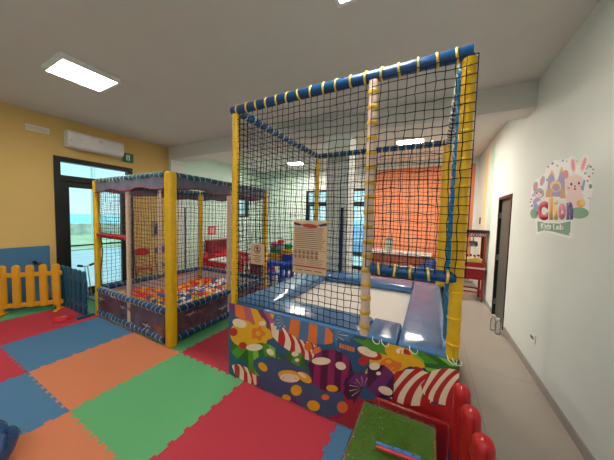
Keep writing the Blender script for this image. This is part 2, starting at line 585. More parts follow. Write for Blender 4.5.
socket('wall_socket', 'white wall socket low on the white right wall', 3.47, .41)
t = thing('light_switch', 'small dark switch on the right wall above the popcorn machine', 'switch', (XR, 7.2, 1.55))
MB().rbox(XR - .012, XR - .0005, 7.1, 7.25, 1.62, 1.78, .004).build('plate', M_BLACK, t)
MB().box(XR - .015, XR - .012, 7.14, 7.21, 1.66, 1.74).build('rocker', mat('grey plastic', (120, 120, 120)), t)

# ------------------------------------------------------------------ wall logo (flat decal on the right wall)
lg = thing('wall_logo', 'pastel logo of castle, rabbit and mouse over a green ribbon on the white wall', 'logo', (XR, 3.1, 1.9))
LC = dict(out=mat('decal white', (240, 241, 240), .6, var=.01), pink=mat('decal pink', (226, 140, 158), .6, var=.01), red=mat('decal rose red', (206, 62, 92), .6, var=.01),
          ora=mat('decal orange', (240, 176, 92), .6, var=.01), yel=mat('decal yellow', (240, 214, 130), .6, var=.01), lil=mat('decal lilac', (170, 160, 205), .6, var=.01),
          pur=mat('decal purple', (122, 100, 168), .6, var=.01), grn=mat('decal green', (122, 172, 146), .6, var=.01), blu=mat('decal blue', (130, 170, 210), .6, var=.01),
          gry=mat('decal grey', (178, 172, 186), .6, var=.01), crm=mat('decal cream', (243, 216, 212), .6, var=.01), blk=mat('decal black', (60, 50, 60), .6, var=.01), brn=mat('decal tan', (214, 170, 120), .6, var=.01))
LCK = list(LC)


def LP(px, py):
    p = at(px, py, 0, XR)
    return (p.y, p.z)


def crop_l(x, y):                     # design sheet -> wall
    return LP(520 + x / 4.595, 145 + y / 4.6)


def ell(cx, cy, rx, ry, rot=0, n=20):
    c, s_ = math.cos(math.radians(rot)), math.sin(math.radians(rot))
    return [(cx + rx * math.cos(a) * c - ry * math.sin(a) * s_, cy + rx * math.cos(a) * s_ + ry * math.sin(a) * c) for a in (2 * PI * i / n for i in range(n))]


lay = [0.0]


def decal(name, shapes, d0, parent=lg):
    w = MB(); ks = []
    for i, (k, poly) in enumerate(shapes):
        if k not in ks:
            ks.append(k)
        pts = [crop_l(*q) for q in poly]
        d = d0 + i * 0.00008
        w.prism(pts, lambda a, b, t: (XR - t, a, b), 0.0003, d, ks.index(k))
    return w.build(name, [LC[k] for k in ks], parent)


outl = [(50, 330), (45, 270), (52, 200), (70, 160), (110, 135), (125, 100), (160, 70), (225, 62), (235, 50), (250, 55), (258, 95), (275, 90), (290, 50), (312, 45), (315, 70), (300, 130), (330, 170), (338, 215), (320, 260), (318, 320), (250, 340), (240, 350), (238, 430), (190, 420), (120, 400), (75, 412), (70, 345)]
decal('backing', [('out', outl)], 0.0009)
decal('castle', [('lil', [(125, 235), (130, 150), (145, 120), (160, 150), (160, 165), (175, 160), (190, 100), (205, 125), (207, 240)]), ('ora', [(140, 135), (147, 112), (160, 140)]), ('ora', [(182, 125), (192, 98), (204, 128)]), ('yel', ell(165, 190, 26, 26)), ('pink', ell(166, 195, 18, 18)), ('blu', ell(166, 200, 11, 12)), ('brn', [(118, 240), (122, 205), (150, 200), (150, 245)]), ('brn', [(185, 245), (188, 205), (208, 200), (210, 245)])], 0.0012)
decal('mouse', [('gry', ell(72, 188, 11, 20, 10)), ('gry', ell(103, 165, 10, 24, 15)), ('pink', ell(73, 188, 6, 13, 10)), ('pink', ell(103, 165, 5, 15, 15)), ('gry', ell(88, 222, 24, 24)), ('crm', ell(86, 230, 15, 12)), ('blk', ell(78, 222, 3, 4)), ('blk', ell(96, 218, 3, 4)), ('pink', ell(87, 230, 3, 2)), ('lil', ell(80, 265, 20, 22)), ('grn', ell(66, 315, 18, 24)), ('blu', ell(75, 285, 12, 14))], 0.0012)
decal('rabbit', [('crm', ell(245, 95, 13, 38, -4)), ('crm', ell(293, 88, 13, 40, 16)), ('pink', ell(245, 92, 8, 28, -4)), ('pink', ell(294, 86, 8, 30, 16)), ('crm', ell(252, 182, 46, 48)), ('crm', ell(252, 245, 42, 40)), ('blk', ell(237, 180, 5, 7)), ('blk', ell(272, 176, 5, 7)), ('blk', ell(254, 190, 4, 4)), ('red', ell(254, 202, 6, 5)), ('pink', ell(225, 198, 7, 5)), ('pink', ell(284, 192, 7, 5)), ('ora', ell(280, 270, 20, 18)), ('yel', ell(288, 262, 12, 14)), ('grn', ell(270, 312, 46, 26)), ('pink', ell(212, 135, 12, 20)), ('blu', [(282, 205), (294, 160), (302, 162), (292, 210)])], 0.0012)
conf = []
rr = random.Random(3)
for k, (x, y) in enumerate([(130, 100), (150, 85), (172, 95), (198, 72), (215, 75), (300, 130), (318, 145), (325, 100), (335, 130), (322, 190), (318, 245), (60, 232), (52, 250), (55, 280), (48, 262), (125, 160), (262, 75), (337, 112), (312, 165), (68, 205)]):
    conf.append((('red', 'pur', 'grn', 'blu', 'ora', 'lil')[k % 6], ell(x, y, 4.5, 6.5 if k % 2 else 4, rr.uniform(0, 90), 10)))
conf.append(('gry', [(300, 115), (312, 92), (324, 88), (310, 110)])); conf.append(('grn', ell(325, 190, 8, 11)))
for c_ in conf:
    decal('confetti', [c_], 0.0012)
decal('ribbon', [('out', [(72, 338), (110, 352), (180, 356), (238, 342), (240, 432), (205, 420), (120, 400), (76, 414)]), ('grn', [(80, 345), (112, 358), (180, 362), (234, 350), (232, 402), (225, 408), (232, 418), (205, 412), (150, 398), (112, 392), (82, 400)])], 0.0016)


def text_mesh(name, body, mt, parent, origin, ux, uz, width=None, height=None, offset=0.0, thick=0.0, spacing=1.0, nrm=None):
    """letters built as a real mesh: origin = lower left corner, ux/uz = directions"""
    cu = bpy.data.curves.new(name, 'FONT')
    cu.body = body; cu.size = 1.0; cu.offset = offset; cu.space_character = spacing; cu.resolution_u = 4
    to = bpy.data.objects.new(name, cu); COL.objects.link(to)
    dg = bpy.context.evaluated_depsgraph_get()
    me = bpy.data.meshes.new_from_object(to.evaluated_get(dg))
    bpy.data.objects.remove(to); bpy.data.curves.remove(cu)
    xs = [v.co.x for v in me.vertices]; ys = [v.co.y for v in me.vertices]
    x0, x1, y0, y1 = min(xs), max(xs), min(ys), max(ys)
    sx = (width / (x1 - x0)) if width else None
    sy = (height / (y1 - y0)) if height else None
    sx = sx or sy; sy = sy or sx
    L = parent_loc(parent)
    O = Vector(origin); ux = Vector(ux); uz = Vector(uz)
    n = Vector(nrm) if nrm is not None else ux.cross(uz)
    bm = bmesh.new(); bm.from_mesh(me)
    if thick:
        r = bmesh.ops.extrude_face_region(bm, geom=bm.faces[:])
        for e in r['geom']:
            if isinstance(e, bmesh.types.BMVert):
                e.co.z += 1.0
    for v in bm.verts:
        v.co = O + ux * ((v.co.x - x0) * sx) + uz * ((v.co.y - y0) * sy) + n.normalized() * (v.co.z * thick) - L
    bmesh.ops.recalc_face_normals(bm, faces=bm.faces[:])
    bm.to_mesh(me); bm.free()
    me.materials.clear(); me.materials.append(mt)
    o = bpy.data.objects.new(name, me); COL.objects.link(o)
    if parent:
        o.parent = parent
    return o


def wall_word(name, body, mt, pa, pb, ph, off, d, spacing=1.0):
    A = crop_l(*pa); B = crop_l(*pb); H_ = crop_l(*ph)
    a = Vector((XR - d, A[0], A[1])); b = Vector((XR - d, B[0], B[1])); h = Vector((XR - d, H_[0], H_[1]))
    ux = (b - a); uz = (h - a)
    return text_mesh(name, body, mt, lg, a, ux.normalized(), uz.normalized(), ux.length, uz.length, off, 0.0003, spacing, nrm=(-1, 0, 0))


LET = [('C', 'red', (84, 346), (131, 348), (84, 262)), ('l', 'ora', (135, 344), (152, 345), (135, 244)), ('i', 'yel', (157, 345), (175, 345), (157, 252)), ('o', 'pink', (177, 345), (213, 345), (177, 270)), ('n', 'pur', (215, 345), (246, 343), (215, 266))]
blob = [('out', [(75, 350), (78, 262), (130, 240), (180, 240), (185, 268), (246, 262), (250, 345), (150, 358)])]
decal('letter_halo', blob, 0.0020)
for ch, k, a, b, h in LET:
    wall_word('letter_' + ch.lower(), ch, LC[k], a, b, h, 0.085, 0.0024)
wall_word('ribbon_word', 'Kids', LC['out'], (98, 388), (146, 390), (98, 360), 0.035, 0.0024)
wall_word('ribbon_word', 'Lab', LC['out'], (154, 390), (202, 392), (154, 364), 0.035, 0.0024)

# ------------------------------------------------------------------ floor mats
MT = dict(green=mat('green foam', (88, 166, 110), .75, var=.03, scale=60, bump=.08), red=mat('red foam', (180, 46, 66), .75, var=.03, scale=60, bump=.08),
          blue=mat('blue foam', (66, 116, 156), .75, var=.03, scale=60, bump=.08), orange=mat('orange foam', (200, 120, 82), .75, var=.03, scale=60, bump=.08))
MTH = 0.014
GX = [-0.60 + 1.0 - 1.008 * k for k in range(8)]      # columns going left
GY = [-1.22 + 0.997 * k for k in range(6)]
TE, TD = 0.062, 0.022


def tooth_edge(a, b, axis, pos, flip):
    """jigsaw line from a to b along one axis at the other coordinate pos"""
    n = int(round(abs(b - a) / TE)) | 1
    pts = []
    st = (b - a) / n
    for i in range(n):
        u0, u1 = a + st * i, a + st * (i + 1)
        d = TD / 2 if (i % 2 == (0 if not flip else 1)) else -TD / 2
        sk = abs(st) * .16 * (1 if d > 0 else -1) * (1 if st > 0 else -1)
        for u, q in ((u0 - sk, d), (u1 + sk, d)):
            pts.append((u, q + pos) if axis == 0 else (q + pos, u))
    return pts


def mat_tile(cx0, cx1, cy0, cy1, color, label, ex=()):
    g = 0.0008
    poly = []
    # counter-clockwise, straight where the mat ends
    def edge(a, b, axis, pos, k):
        if k in ex:
            return [(a, pos), (b, pos)] if axis == 0 else [(pos, a), (pos, b)]
        lo, hi = min(a, b), max(a, b)
        m_ = 0.02
        e = tooth_edge(lo + m_, hi - m_, axis, pos, False)
        return e if a < b else e[::-1]
    poly += edge(cx0, cx1, 0, cy0, 's')
    poly += edge(cy0, cy1, 1, cx1, 'e')
    poly += edge(cx1, cx0, 0, cy1, 'n')
    poly += edge(cy1, cy0, 1, cx0, 'w')
    out = []
    for q in poly:
        if not out or (abs(out[-1][0] - q[0]) + abs(out[-1][1] - q[1])) > 1e-4:
            out.append(q)
    # shrink a hair so neighbours do not touch
    mx, my = (cx0 + cx1) / 2, (cy0 + cy1) / 2
    out = [(mx + (x - mx) * (1 - g), my + (y - my) * (1 - g)) for x, y in out]
    w = MB(); w.prism(out, lambda a, b, t: (a, b, t), 0.0005, MTH)
    o = w.build('foam_mat', MT[color])
    return tag(o, label, 'floor mat', 'puzzle foam floor mats')


X6 = XL + 0.02
mat_tile(GX[1], GX[0], GY[1], GY[2], 'green', 'green foam floor mat at the viewer\'s feet', ('e', 's'))
mat_tile(GX[2], GX[1], GY[1], GY[2], 'blue', 'blue foam floor mat just below the big red mat, under the picture edge', ('s',))
mat_tile(GX[3], GX[2], GY[1], GY[2], 'orange', 'orange foam floor mat at the bottom left, below the green mat', ('s',))
mat_tile(GX[4], GX[3], GY[1], GY[2], 'blue', 'blue foam floor mat at bottom left between two orange mats', ('s',))
mat_tile(GX[5], GX[4], GY[1], GY[2], 'red', 'red foam floor mat cut by the left edge of the photo', ('s',))
mat_tile(GX[6], GX[5], GY[1], GY[2], 'blue', 'blue foam floor mat near the yellow wall, beyond the left edge', ('s',))
mat_tile(GX[1], GX[0], GY[2], GY[3], 'blue', 'blue foam floor mat under the film wrapped green board', ('e', 'n'))
mat_tile(GX[2], GX[1], GY[2], GY[3], 'red', 'big red foam floor mat in front of the candy skirt of the trampoline', ('n',))
mat_tile(GX[3], GX[2], GY[2], GY[3], 'green', 'green foam floor mat in the open between ball pit and viewer')
mat_tile(GX[4], GX[3], GY[2], GY[3], 'orange', 'orange foam floor mat in front of the right half of the ball pit')
mat_tile(GX[5], GX[4], GY[2], GY[3], 'blue', 'blue foam floor mat in front of the left half of the ball pit')
mat_tile(GX[6], GX[5], GY[2], GY[3], 'red', 'red foam floor mat beside the blue picket fence')
mat_tile(X6, GX[6], GY[2], GY[3], 'green', 'green cut foam floor mat strip under the yellow picket fence', ('w',))
mat_tile(X6, GX[6], GY[1], GY[2], 'orange', 'orange cut foam floor mat strip by the yellow wall, beyond the left edge', ('w', 's'))
mat_tile(GX[3], GX[2], GY[3], GY[4], 'red', 'red foam floor mat between the ball pit and the trampoline', ('e',))
mat_tile(GX[4], GX[3], GY[3], GY[4], 'green', 'green foam floor mat under the right half of the ball pit')
mat_tile(GX[5], GX[4], GY[3], GY[4], 'orange', 'orange foam floor mat under the left half of the ball pit')
mat_tile(GX[6], GX[5], GY[3], GY[4], 'green', 'green foam floor mat behind the blue picket fence')
mat_tile(GX[3], GX[2], GY[4], GY[5], 'blue', 'blue foam floor mat beside the far end of the ball pit', ('n', 'e'))
mat_tile(GX[4], GX[3], GY[4], GY[5], 'orange', 'orange foam floor mat under the far right of the ball pit', ('n',))
mat_tile(GX[5], GX[4], GY[4], GY[5], 'red', 'red foam floor mat under the far left of the ball pit', ('n',))
mat_tile(GX[6], GX[5], GY[4], GY[5], 'blue', 'blue foam floor mat beneath the red folding chair', ('n',))

# blue mat stood against the yellow wall
w = MB().rbox(XL + .001 + .013, XL + .034, 0.64, 1.64, MTH + .001, 1.06, .006)
tag(w.build('wall_mat', MT['blue']), 'blue foam mat stood upright against the yellow wall behind the yellow fence', 'wall mat')

# ------------------------------------------------------------------ netting
def net(name, O, ux, uy, W, H_, pitch, rad, mt, parent, sag=0.012, seed=1, ns=3, hole=None):
    """a knotted net: every cord a thin bent tube"""
    rr = random.Random(seed)
    O = Vector(O); ux = Vector(ux).normalized(); uy = Vector(uy).normalized(); n = ux.cross(uy)
    nu, nv = max(1, round(W / pitch)), max(1, round(H_ / pitch))
    P = []
    ph = rr.uniform(0, 6)
    for j in range(nv + 1):
        row = []
        for i in range(nu + 1):
            u, v = W * i / nu, H_ * j / nv
            e = math.sin(PI * i / nu) * math.sin(PI * j / nv)
            inn = 1 if (0 < i < nu and 0 < j < nv) else 0
            du = rr.uniform(-.1, .1) * pitch * inn + .012 * math.sin(v * 5 + ph) * e
            dv = rr.uniform(-.1, .1) * pitch * inn + .014 * math.sin(u * 4 + ph) * e
            row.append(O + ux * (u + du) + uy * (v + dv) + n * (sag * e * math.sin(u * 2.3 + v * 1.9 + ph)))
        P.append(row)
    w = MB()
    for j in range(nv + 1):
        w.tube(P[j], rad, ns, caps=False)
    for i in range(nu + 1):
        w.tube([P[j][i] for j in range(nv + 1)], rad, ns, caps=False)
    return w.build(name, mt, parent, smooth=True)


_ring = {}


def ring_mesh(R, r, mt):
    key = (round(R, 4), round(r, 4), mt.name)
    if key not in _ring:
        w = MB()
        w.tube([(math.cos(a) * R, math.sin(a) * R, 0) for a in (2 * PI * k / 16 for k in range(16))], r, 5, closed=True)
        o = w.build('cable_tie', mt, None, True)
        _ring[key] = o.data
        bpy.data.objects.remove(o)
    return _ring[key]


def ties(parent, a, b, pitch, R, mt, r=.004, tilt=.25, start=.08, band=1.0):
    """cable ties around a padded bar, each a sub-part"""
    a, b = Vector(a), Vector(b)
    d = b - a; L = d.length; d.normalize()
    n = int((L - 2 * start) / pitch)
    me = ring_mesh(R, r, mt)
    q0 = d.to_track_quat('Z', 'Y')
    rr = random.Random(int(L * 1000))
    PL = parent_loc(parent)
    for k in range(n + 1):
        p = a + d * (start + (L - 2 * start) * (k / max(1, n)))
        o = bpy.data.objects.new('cable_tie', me); COL.objects.link(o)
        o.parent = parent
        o.location = p - PL
        o.rotation_mode = 'QUATERNION'
        o.scale = (1, 1, band)
        ax = Vector((rr.uniform(-1, 1), rr.uniform(-1, 1), 0)).normalized()
        from mathutils import Quaternion
        o.rotation_quaternion = q0 @ Quaternion(ax, rr.uniform(.3, 1) * tilt)


def bar(name, a, b, r, mt, parent, n=14):
    """padded tube, slightly uneven"""
    a, b = Vector(a), Vector(b)
    k = max(2, int((b - a).length / .055))
    rr = random.Random(int((a - b).length * 997 + a.x * 31 + a.z * 17))
    pts, rad = [], []
    for i in range(k + 1):
        pts.append(a.lerp(b, i / k)); rad.append(r * (1 - .05 * (i % 2) + rr.uniform(-.02, .02)))
    return MB().tube(pts, r, n, radii=rad).build(name, mt, parent, True)


# ------------------------------------------------------------------ the trampoline cage
TX0, TX1, TY0, TY1 = -1.775, 0.16, 1.81, 3.74
TTOP, TPAD = 2.73, 0.80
TZ = MTH + .001
tr = thing('trampoline', 'tall netted square trampoline with yellow posts, blue pads and candy print skirt', 'trampoline', (TX0, TY0, TZ))
PR = 0.042
posts = []
for (x, y, r) in ((TX0, TY0, .034), (TX1 + .005, TY0, .040), (TX0, TY1, .038), (TX1 - .012, TY1, .055)):
    pbar = bar('padded_post', (x, y, TPAD - .02), (x, y, TTOP - .04), r, M_YEL, tr)
    posts.append(pbar)
    ties(pbar, (x, y, TPAD), (x, y, TTOP - .06), .17, r + .001, M_YEL, .004, .12, .08, 2.5)
    MB().tube([(x, y, TZ + .002), (x, y, TPAD - .02)], .024, 10).build('leg', M_STEEL, tr, True)
MX = -0.42
mp = bar('middle_post', (MX, TY0, TPAD - .01), (MX, TY0, TTOP - .035), .036, M_CREAM, tr)
mp['label'] = 'cream padded post with yellow bands'
ties(mp, (MX, TY0, TPAD), (MX, TY0, TTOP - .06), .103, .0375, mat('mustard band', (214, 166, 50), .4), .004, .10, .06, 4.2)
# top bars
for a, b, nm in (((TX0 - .04, TY0), (TX1 + .02, TY0), 0), ((TX0, TY0 + .05), (TX0, TY1), 1), ((TX1, TY0 + .05), (TX1, TY1), 2), ((TX0, TY1), (TX1, TY1), 3)):
    o = bar('top_bar', (a[0], a[1], TTOP), (b[0], b[1], TTOP), .043, M_BLUE, tr)
    ties(o, (a[0], a[1], TTOP), (b[0], b[1], TTOP), .108, .046, M_TIE if nm in (0, 3) else M_TIEW, .0045, .25, .08, 1.9)
# nets
NR = .0033
net('net', (TX0, TY0 - .01, TPAD + .01), (1, 0, 0), (0, 0, 1), MX - TX0, TTOP - TPAD - .05, .056, NR, M_NET, tr, seed=2)
net('net', (MX, TY0 - .045, 1.33), (1, 0, 0), (0, 0, 1), TX1 + .045 - MX, TTOP - 1.37, .056, NR, M_NET, tr, seed=3, sag=.02)
net('net', (TX0, TY0, TPAD + .01), (0, 1, 0), (0, 0, 1), TY1 - TY0, TTOP - TPAD - .05, .056, NR, M_NET, tr, seed=4)
net('net', (TX0, TY1, TPAD + .01), (1, 0, 0), (0, 0, 1), TX1 - TX0, TTOP - TPAD - .05, .056, NR, M_NET, tr, seed=5)
# blue lacing rope running down beside the right front post, twisted from two strands
for s_ in (0, PI):
    pts = []
    for k in range(150):
        z = TTOP - .05 - k * (TTOP - .05 - .85) / 149
        a = k * 0.75 + s_
        pts.append((TX1 - .034 + math.cos(a) * .010 + .006 * math.sin(k * .05), TY0 + .10 + math.sin(a) * .010, z))
    o = MB().tube(pts, .013, 6).build('lacing_rope', M_NETB, tr, True)
    o['label'] = 'blue twisted lacing rope'
# entry bar
eb = bar('entry_bar', (MX + .035, TY0 - .01, 1.32), (TX1 - .0, TY0 - .01, 1.32), .040, M_BLUE, tr)
ties(eb, (MX + .04, TY0 - .01, 1.32), (TX1 - .0, TY0 - .01, 1.32), .10, .043, M_TIE, .005, .2, .05, 1.7)
# steel base frame and jump mat
w = MB()
w.tube([(TX0, TY0, .70), (TX1, TY0, .70), (TX1, TY1, .70), (TX0, TY1, .70)], .022, 8, closed=True)
w.build('base_frame', M_STEEL, tr, True)
w = MB().rbox(TX0 + .3, TX1 - .3, TY0 + .3, TY1 - .3, .695, .705, .003)
w.build('jump_mat', mat('white jumping fabric', (222, 216, 208), .6, var=.03, scale=120, bump=.1), tr)


def pad(x0, x1, y0, y1, z0, z1, r=.05):
    bm = bmesh.new()
    bmesh.ops.create_cube(bm, size=1)
    for v in bm.verts:
        v.co = Vector(((x0 + x1) / 2 + v.co.x * (x1 - x0), (y0 + y1) / 2 + v.co.y * (y1 - y0), (z0 + z1) / 2 + v.co.z * (z1 - z0)))
    bmesh.ops.bevel(bm, geom=bm.edges[:], offset=r * .45, segments=2, affect='EDGES', profile=.5)
    bmesh.ops.subdivide_edges(bm, edges=[e for e in bm.edges if e.calc_length() > .2], cuts=7, use_grid_fill=True)
    rr = random.Random(int((x0 + y1) * 100))
    for v in bm.verts:
        if v.co.z > z1 - .004:
            u = (v.co.x - x0) / (x1 - x0); q = (v.co.y - y0) / (y1 - y0)
            v.co.z += .012 * math.sin(PI * u) * math.sin(PI * q) * 1.0 + rr.uniform(-.002, .002)
    bm.verts.index_update()
    w = MB().add([v.co.copy() for v in bm.verts], [[v.index for v in f.verts] for f in bm.faces])
    bm.free()
    return w.build('safety_pad', M_PAD, tr, True)


PW = .38
pad(TX0 - .02, TX0 + PW, TY0 + .0, TY1 + .02, .715, .80)
pad(TX1 - .335, TX1 - .005, TY0 - .03, TY1 + .02, .715, .80)
pad(TX0 + PW + .005, MX - .0, TY0 - .03, TY0 + PW - .03, .715, .80)
pad(MX + .005, TX1 - .34, TY0 - .03, TY0 + PW - .03, .715, .80)
pad(TX0 + PW + .005, TX1 - .34, TY1 - PW, TY1 + .02, .715, .80)

# ---- candy print skirt (print lies within the skirt mesh)
SK = dict(base=mat('skirt blue', (46, 84, 122), .4, coat=.2), pink=mat('skirt pink', (186, 92, 116), .4), purp=mat('skirt purple', (112, 44, 104), .4), dpur=mat('skirt dark purple', (74, 26, 56), .4),
          mag=mat('skirt magenta', (140, 36, 90), .4), yel=mat('skirt yellow', (228, 168, 24), .4), ora=mat('skirt orange', (226, 114, 44), .4), red=mat('skirt red', (184, 36, 40), .4),
          crm=mat('skirt cream', (236, 212, 186), .4), grn=mat('skirt green', (78, 140, 34), .4), dgr=mat('skirt dark green', (40, 100, 34), .4), lgr=mat('skirt light green', (132, 184, 64), .4), lbl=mat('skirt light blue', (72, 112, 152), .4))
SKK = list(SK)
SY = TY0 - .035


def sp(px, py):
    p = at(px, py, 1, SY)
    return (p.x, p.z)


SX0, SX1, SZ0, SZ1 = TX0 - .035, TX1 + .045, TZ + .005, .785


def clip(poly):
    def half(P, f, it):
        out = []
        for i in range(len(P)):
            a, b = P[i - 1], P[i]
            fa, fb = f(a), f(b)
            if (fa >= 0) != (fb >= 0):
                t = fa / (fa - fb); out.append((a[0] + (b[0] - a[0]) * t, a[1] + (b[1] - a[1]) * t))
            if fb >= 0:
                out.append(b)
        return out
    for f in (lambda q: q[0] - SX0, lambda q: SX1 - q[0], lambda q: q[1] - SZ0, lambda q: SZ1 - q[1]):
        poly = half(poly, f, 0)
        if len(poly) < 3:
            return []
    return poly


def bulge(x, z):
    u = (z - SZ0) / (SZ1 - SZ0)
    return -.012 * math.sin(PI * max(0, min(1, u))) - .004 * math.sin(x * 9) * u


sk = MB()
nx, nz = 44, 16
for i in range(nx):
    for j in range(nz):
        xs = [SX0 + (SX1 - SX0) * (i + k) / nx for k in (0, 1)]
        zs = [SZ0 + (SZ1 - SZ0) * (j + k) / nz for k in (0, 1)]
        q = [(xs[0], zs[0]), (xs[1], zs[0]), (xs[1], zs[1]), (xs[0], zs[1])]
        sk.add([(x, SY + bulge(x, z), z) for x, z in q], [(0, 1, 2, 3)], SKK.index('base'))
layer = [0]


def art(key, poly, metric=False):
    if not metric:
        poly = [sp(*q) for q in poly]
    poly = clip(poly)
    if len(poly) < 3:
        return
    layer[0] += 1
    off = .0010 + layer[0] * .00005
    bm = bmesh.new()
    vs = [bm.verts.new((x, 0, z)) for x, z in poly]
    try:
        f = bm.faces.new(vs)
    except ValueError:
        bm.free(); return
    bmesh.ops.triangulate(bm, faces=[f])
    es = [e for e in bm.edges if e.calc_length() > .08]
    for _ in range(3):
        es = [e for e in bm.edges if e.calc_length() > .07]
        if not es:
            break
        bmesh.ops.subdivide_edges(bm, edges=es, cuts=1)
        bmesh.ops.triangulate(bm, faces=bm.faces[:])
    bm.verts.index_update()
    sk.add([(v.co.x, SY + bulge(v.co.x, v.co.z) - off, v.co.z) for v in bm.verts], [[v.index for v in ff.verts] for ff in bm.faces], SKK.index(key))
    bm.free()


def E_(key, cx, cy, rx, ry, rot=0):
    art(key, ell(cx, cy, rx, ry, rot, 22))


def candy(cx, cy, rx, ry, rot, keys, n=7, lean=.5):
    """striped sweet: elliptical body cut in leaning curved stripes"""
    c, s_ = math.cos(math.radians(rot)), math.sin(math.radians(rot))
    K = 15
    for k in range(n):
        x0, x1 = -1 + 2 * k / n, -1 + 2 * (k + 1) / n
        side = []
        for x, rng in ((x0, range(K)), (x1, range(K - 1, -1, -1))):
            for i in rng:
                v = -1 + 2 * i / (K - 1)
                X = x + lean * .5 * (v + .5 * (1 - v * v)) * (1 - x * x)
                X = max(-1, min(1, X))
                Y = v * math.sqrt(max(0, 1 - X * X))
                side.append((cx + X * rx * c - Y * ry * s_, cy + X * rx * s_ + Y * ry * c))
        art(keys[k % len(keys)], side)


def fan(cx, cy, r, a0, a1, key, n=5, dark=None):
    pts = [(cx, cy)]
    for k in range(2 * n + 1):
        a = math.radians(a0 + (a1 - a0) * k / (2 * n))
        q = r * (1 if k % 2 == 0 else .78)
        pts.append((cx + math.cos(a) * q, cy + math.sin(a) * q))
    art(key, pts)
    for k in range(1, n):
        a = math.radians(a0 + (a1 - a0) * k / n)
        b_ = a + .05
        art(dark or 'crm', [(cx + math.cos(a) * r * .1, cy + math.sin(a) * r * .1), (cx + math.cos(a) * r * .7, cy + math.sin(a) * r * .7), (cx + math.cos(b_) * r * .7, cy + math.sin(b_) * r * .7)])


def star(cx, cy, r, key, n=5, rot=0):
    pts = []
    for k in range(n * 4):
        a = 2 * PI * k / (n * 4) + math.radians(rot)
        q = r * (.80 + .20 * math.cos(n * a))
        pts.append((cx + math.cos(a) * q, cy + math.sin(a) * q))
    art(key, pts)


# back to front
E_('purp', 330, 408, 40, 26, 20); E_('red', 352, 412, 24, 18, 20); E_('mag', 336, 412, 8, 6, 20)
art('red', [(344, 398), (378, 398), (460, 405), (460, 450), (344, 440)])
candy(242, 347, 15, 11, 60, ['dgr', 'grn', 'dgr'], 3)
fan(238, 300, 14, 60, 200, 'lbl', 4)
candy(254, 312, 29, 11, 17, ['purp', 'ora', 'pink', 'yel', 'purp', 'pink', 'yel', 'pink'], 8, .9)
E_('yel', 244, 333, 13, 13); star(259, 334, 17, 'yel', 5, 50); star(259, 333, 8, 'ora', 5, 86); E_('yel', 259, 333, 2.6, 2.4)
E_('crm', 240, 323, 7, 4.2, 20); E_('red', 234.5, 331.5, 4, 4); E_('red', 243.5, 345, 4, 3.5); E_('crm', 263, 323, 3.4, 2.4)
candy(296, 342, 32, 10, 33, ['red', 'crm'], 13, .9)
fan(312, 358, 15, -10, 60, 'red', 4); fan(312, 352, 10, -60, 20, 'ora', 3)
candy(311, 327, 31, 15, 17, ['lbl', 'ora', 'lbl', 'ora', 'lbl', 'ora', 'lbl'], 7, .4)
fan(286, 320, 13, 110, 230, 'lbl', 5); fan(333, 333, 22, -60, 75, 'lbl', 6); fan(333, 333, 18, -130, -60, 'base', 4)
# small maker badge on the wrapper, too blurred in the photo to read
art('base', [(338, 338), (357, 343), (356, 353), (337, 348)])
for k in range(6):
    x, y = 340 + k * 2.6, 342.5 + k * .75
    art('ora', [(x, y), (x + 1.9, y + .5), (x + 1.7, y + 5), (x - .2, y + 4.4)])
candy(246, 374, 16, 7, 33, ['crm', 'red'], 8, .8)
candy(263, 359, 19, 17, 10, ['dgr', 'grn', 'lgr', 'dgr', 'grn', 'lgr', 'dgr'], 7, .5)
E_('crm', 255.5, 346.5, 8.5, 3.4, -3); E_('crm', 271.5, 351, 4.2, 2.8, 35)
fan(285, 364, 13, 150, 260, 'dgr', 4); candy(297, 360, 13, 9, 35, ['dgr', 'grn', 'dgr'], 3); E_('crm', 296, 353, 3.6, 2.6); E_('crm', 298, 359, 2.2, 1.8)
E_('base', 292, 379, 42, 16, 27); E_('base', 318, 392, 30, 20, 35)
E_('yel', 264, 366, 5.5, 3.6, 45); E_('yel', 290, 374, 11, 5, 5); E_('crm', 290.5, 377, 10, 4.4, 5); E_('yel', 305.5, 376.5, 8, 4.2, 35); E_('crm', 303, 374, 5, 1.6, 35)
E_('yel', 297, 389.5, 5.6, 5.6); E_('yel', 287, 397, 4.5, 3, 20); E_('yel', 314, 405, 6.5, 5.4, 20); E_('ora', 326, 396, 4, 3); E_('ora', 343, 406, 5.5, 6)
E_('base', 326, 385, 7, 6)
candy(332, 370, 24, 21, 15, ['dpur', 'mag', 'dpur', 'mag', 'dpur', 'mag', 'dpur'], 7, .4)
E_('crm', 322, 360, 9.5, 3.7, 0); E_('crm', 341.5, 364.5, 5.4, 3.8, 20); E_('yel', 333, 387, 6, 3.4, 8)
star(388, 360, 27, 'yel', 5, 10); E_('ora', 391, 364, 11, 7); E_('red', 364, 360, 5, 4.4); 
E_('red', 370, 352.5, 13, 5.5, 22); E_('crm', 368, 351, 10.5, 4, 22)
candy(412, 352, 50, 9, 13, ['grn', 'dgr', 'lgr', 'grn', 'dgr', 'lgr', 'grn'], 7, .9)
art('grn', [(352, 337), (384, 344), (392, 356), (372, 350)])
E_('yel', 399, 352, 15, 9, 25); E_('crm', 401.5, 351, 5.4, 3.4, 10); E_('red', 407, 353, 5, 3, 60); E_('yel', 410, 360, 16, 5, 20); E_('red', 419, 369, 6, 2.6, 25)
art('dgr', [(424, 362), (460, 366), (460, 376), (428, 374)]); art('lgr', [(424, 366), (460, 371), (460, 374), (428, 370)])
candy(413, 386, 29, 18, 4, ['crm', 'red'], 9, -.8)
candy(447, 385, 26, 18, 4, ['red', 'crm'], 9, -.8)
fan(364, 386, 20, 120, 235, 'dpur', 5); fan(364, 386, 16, 200, 320, 'purp', 4)
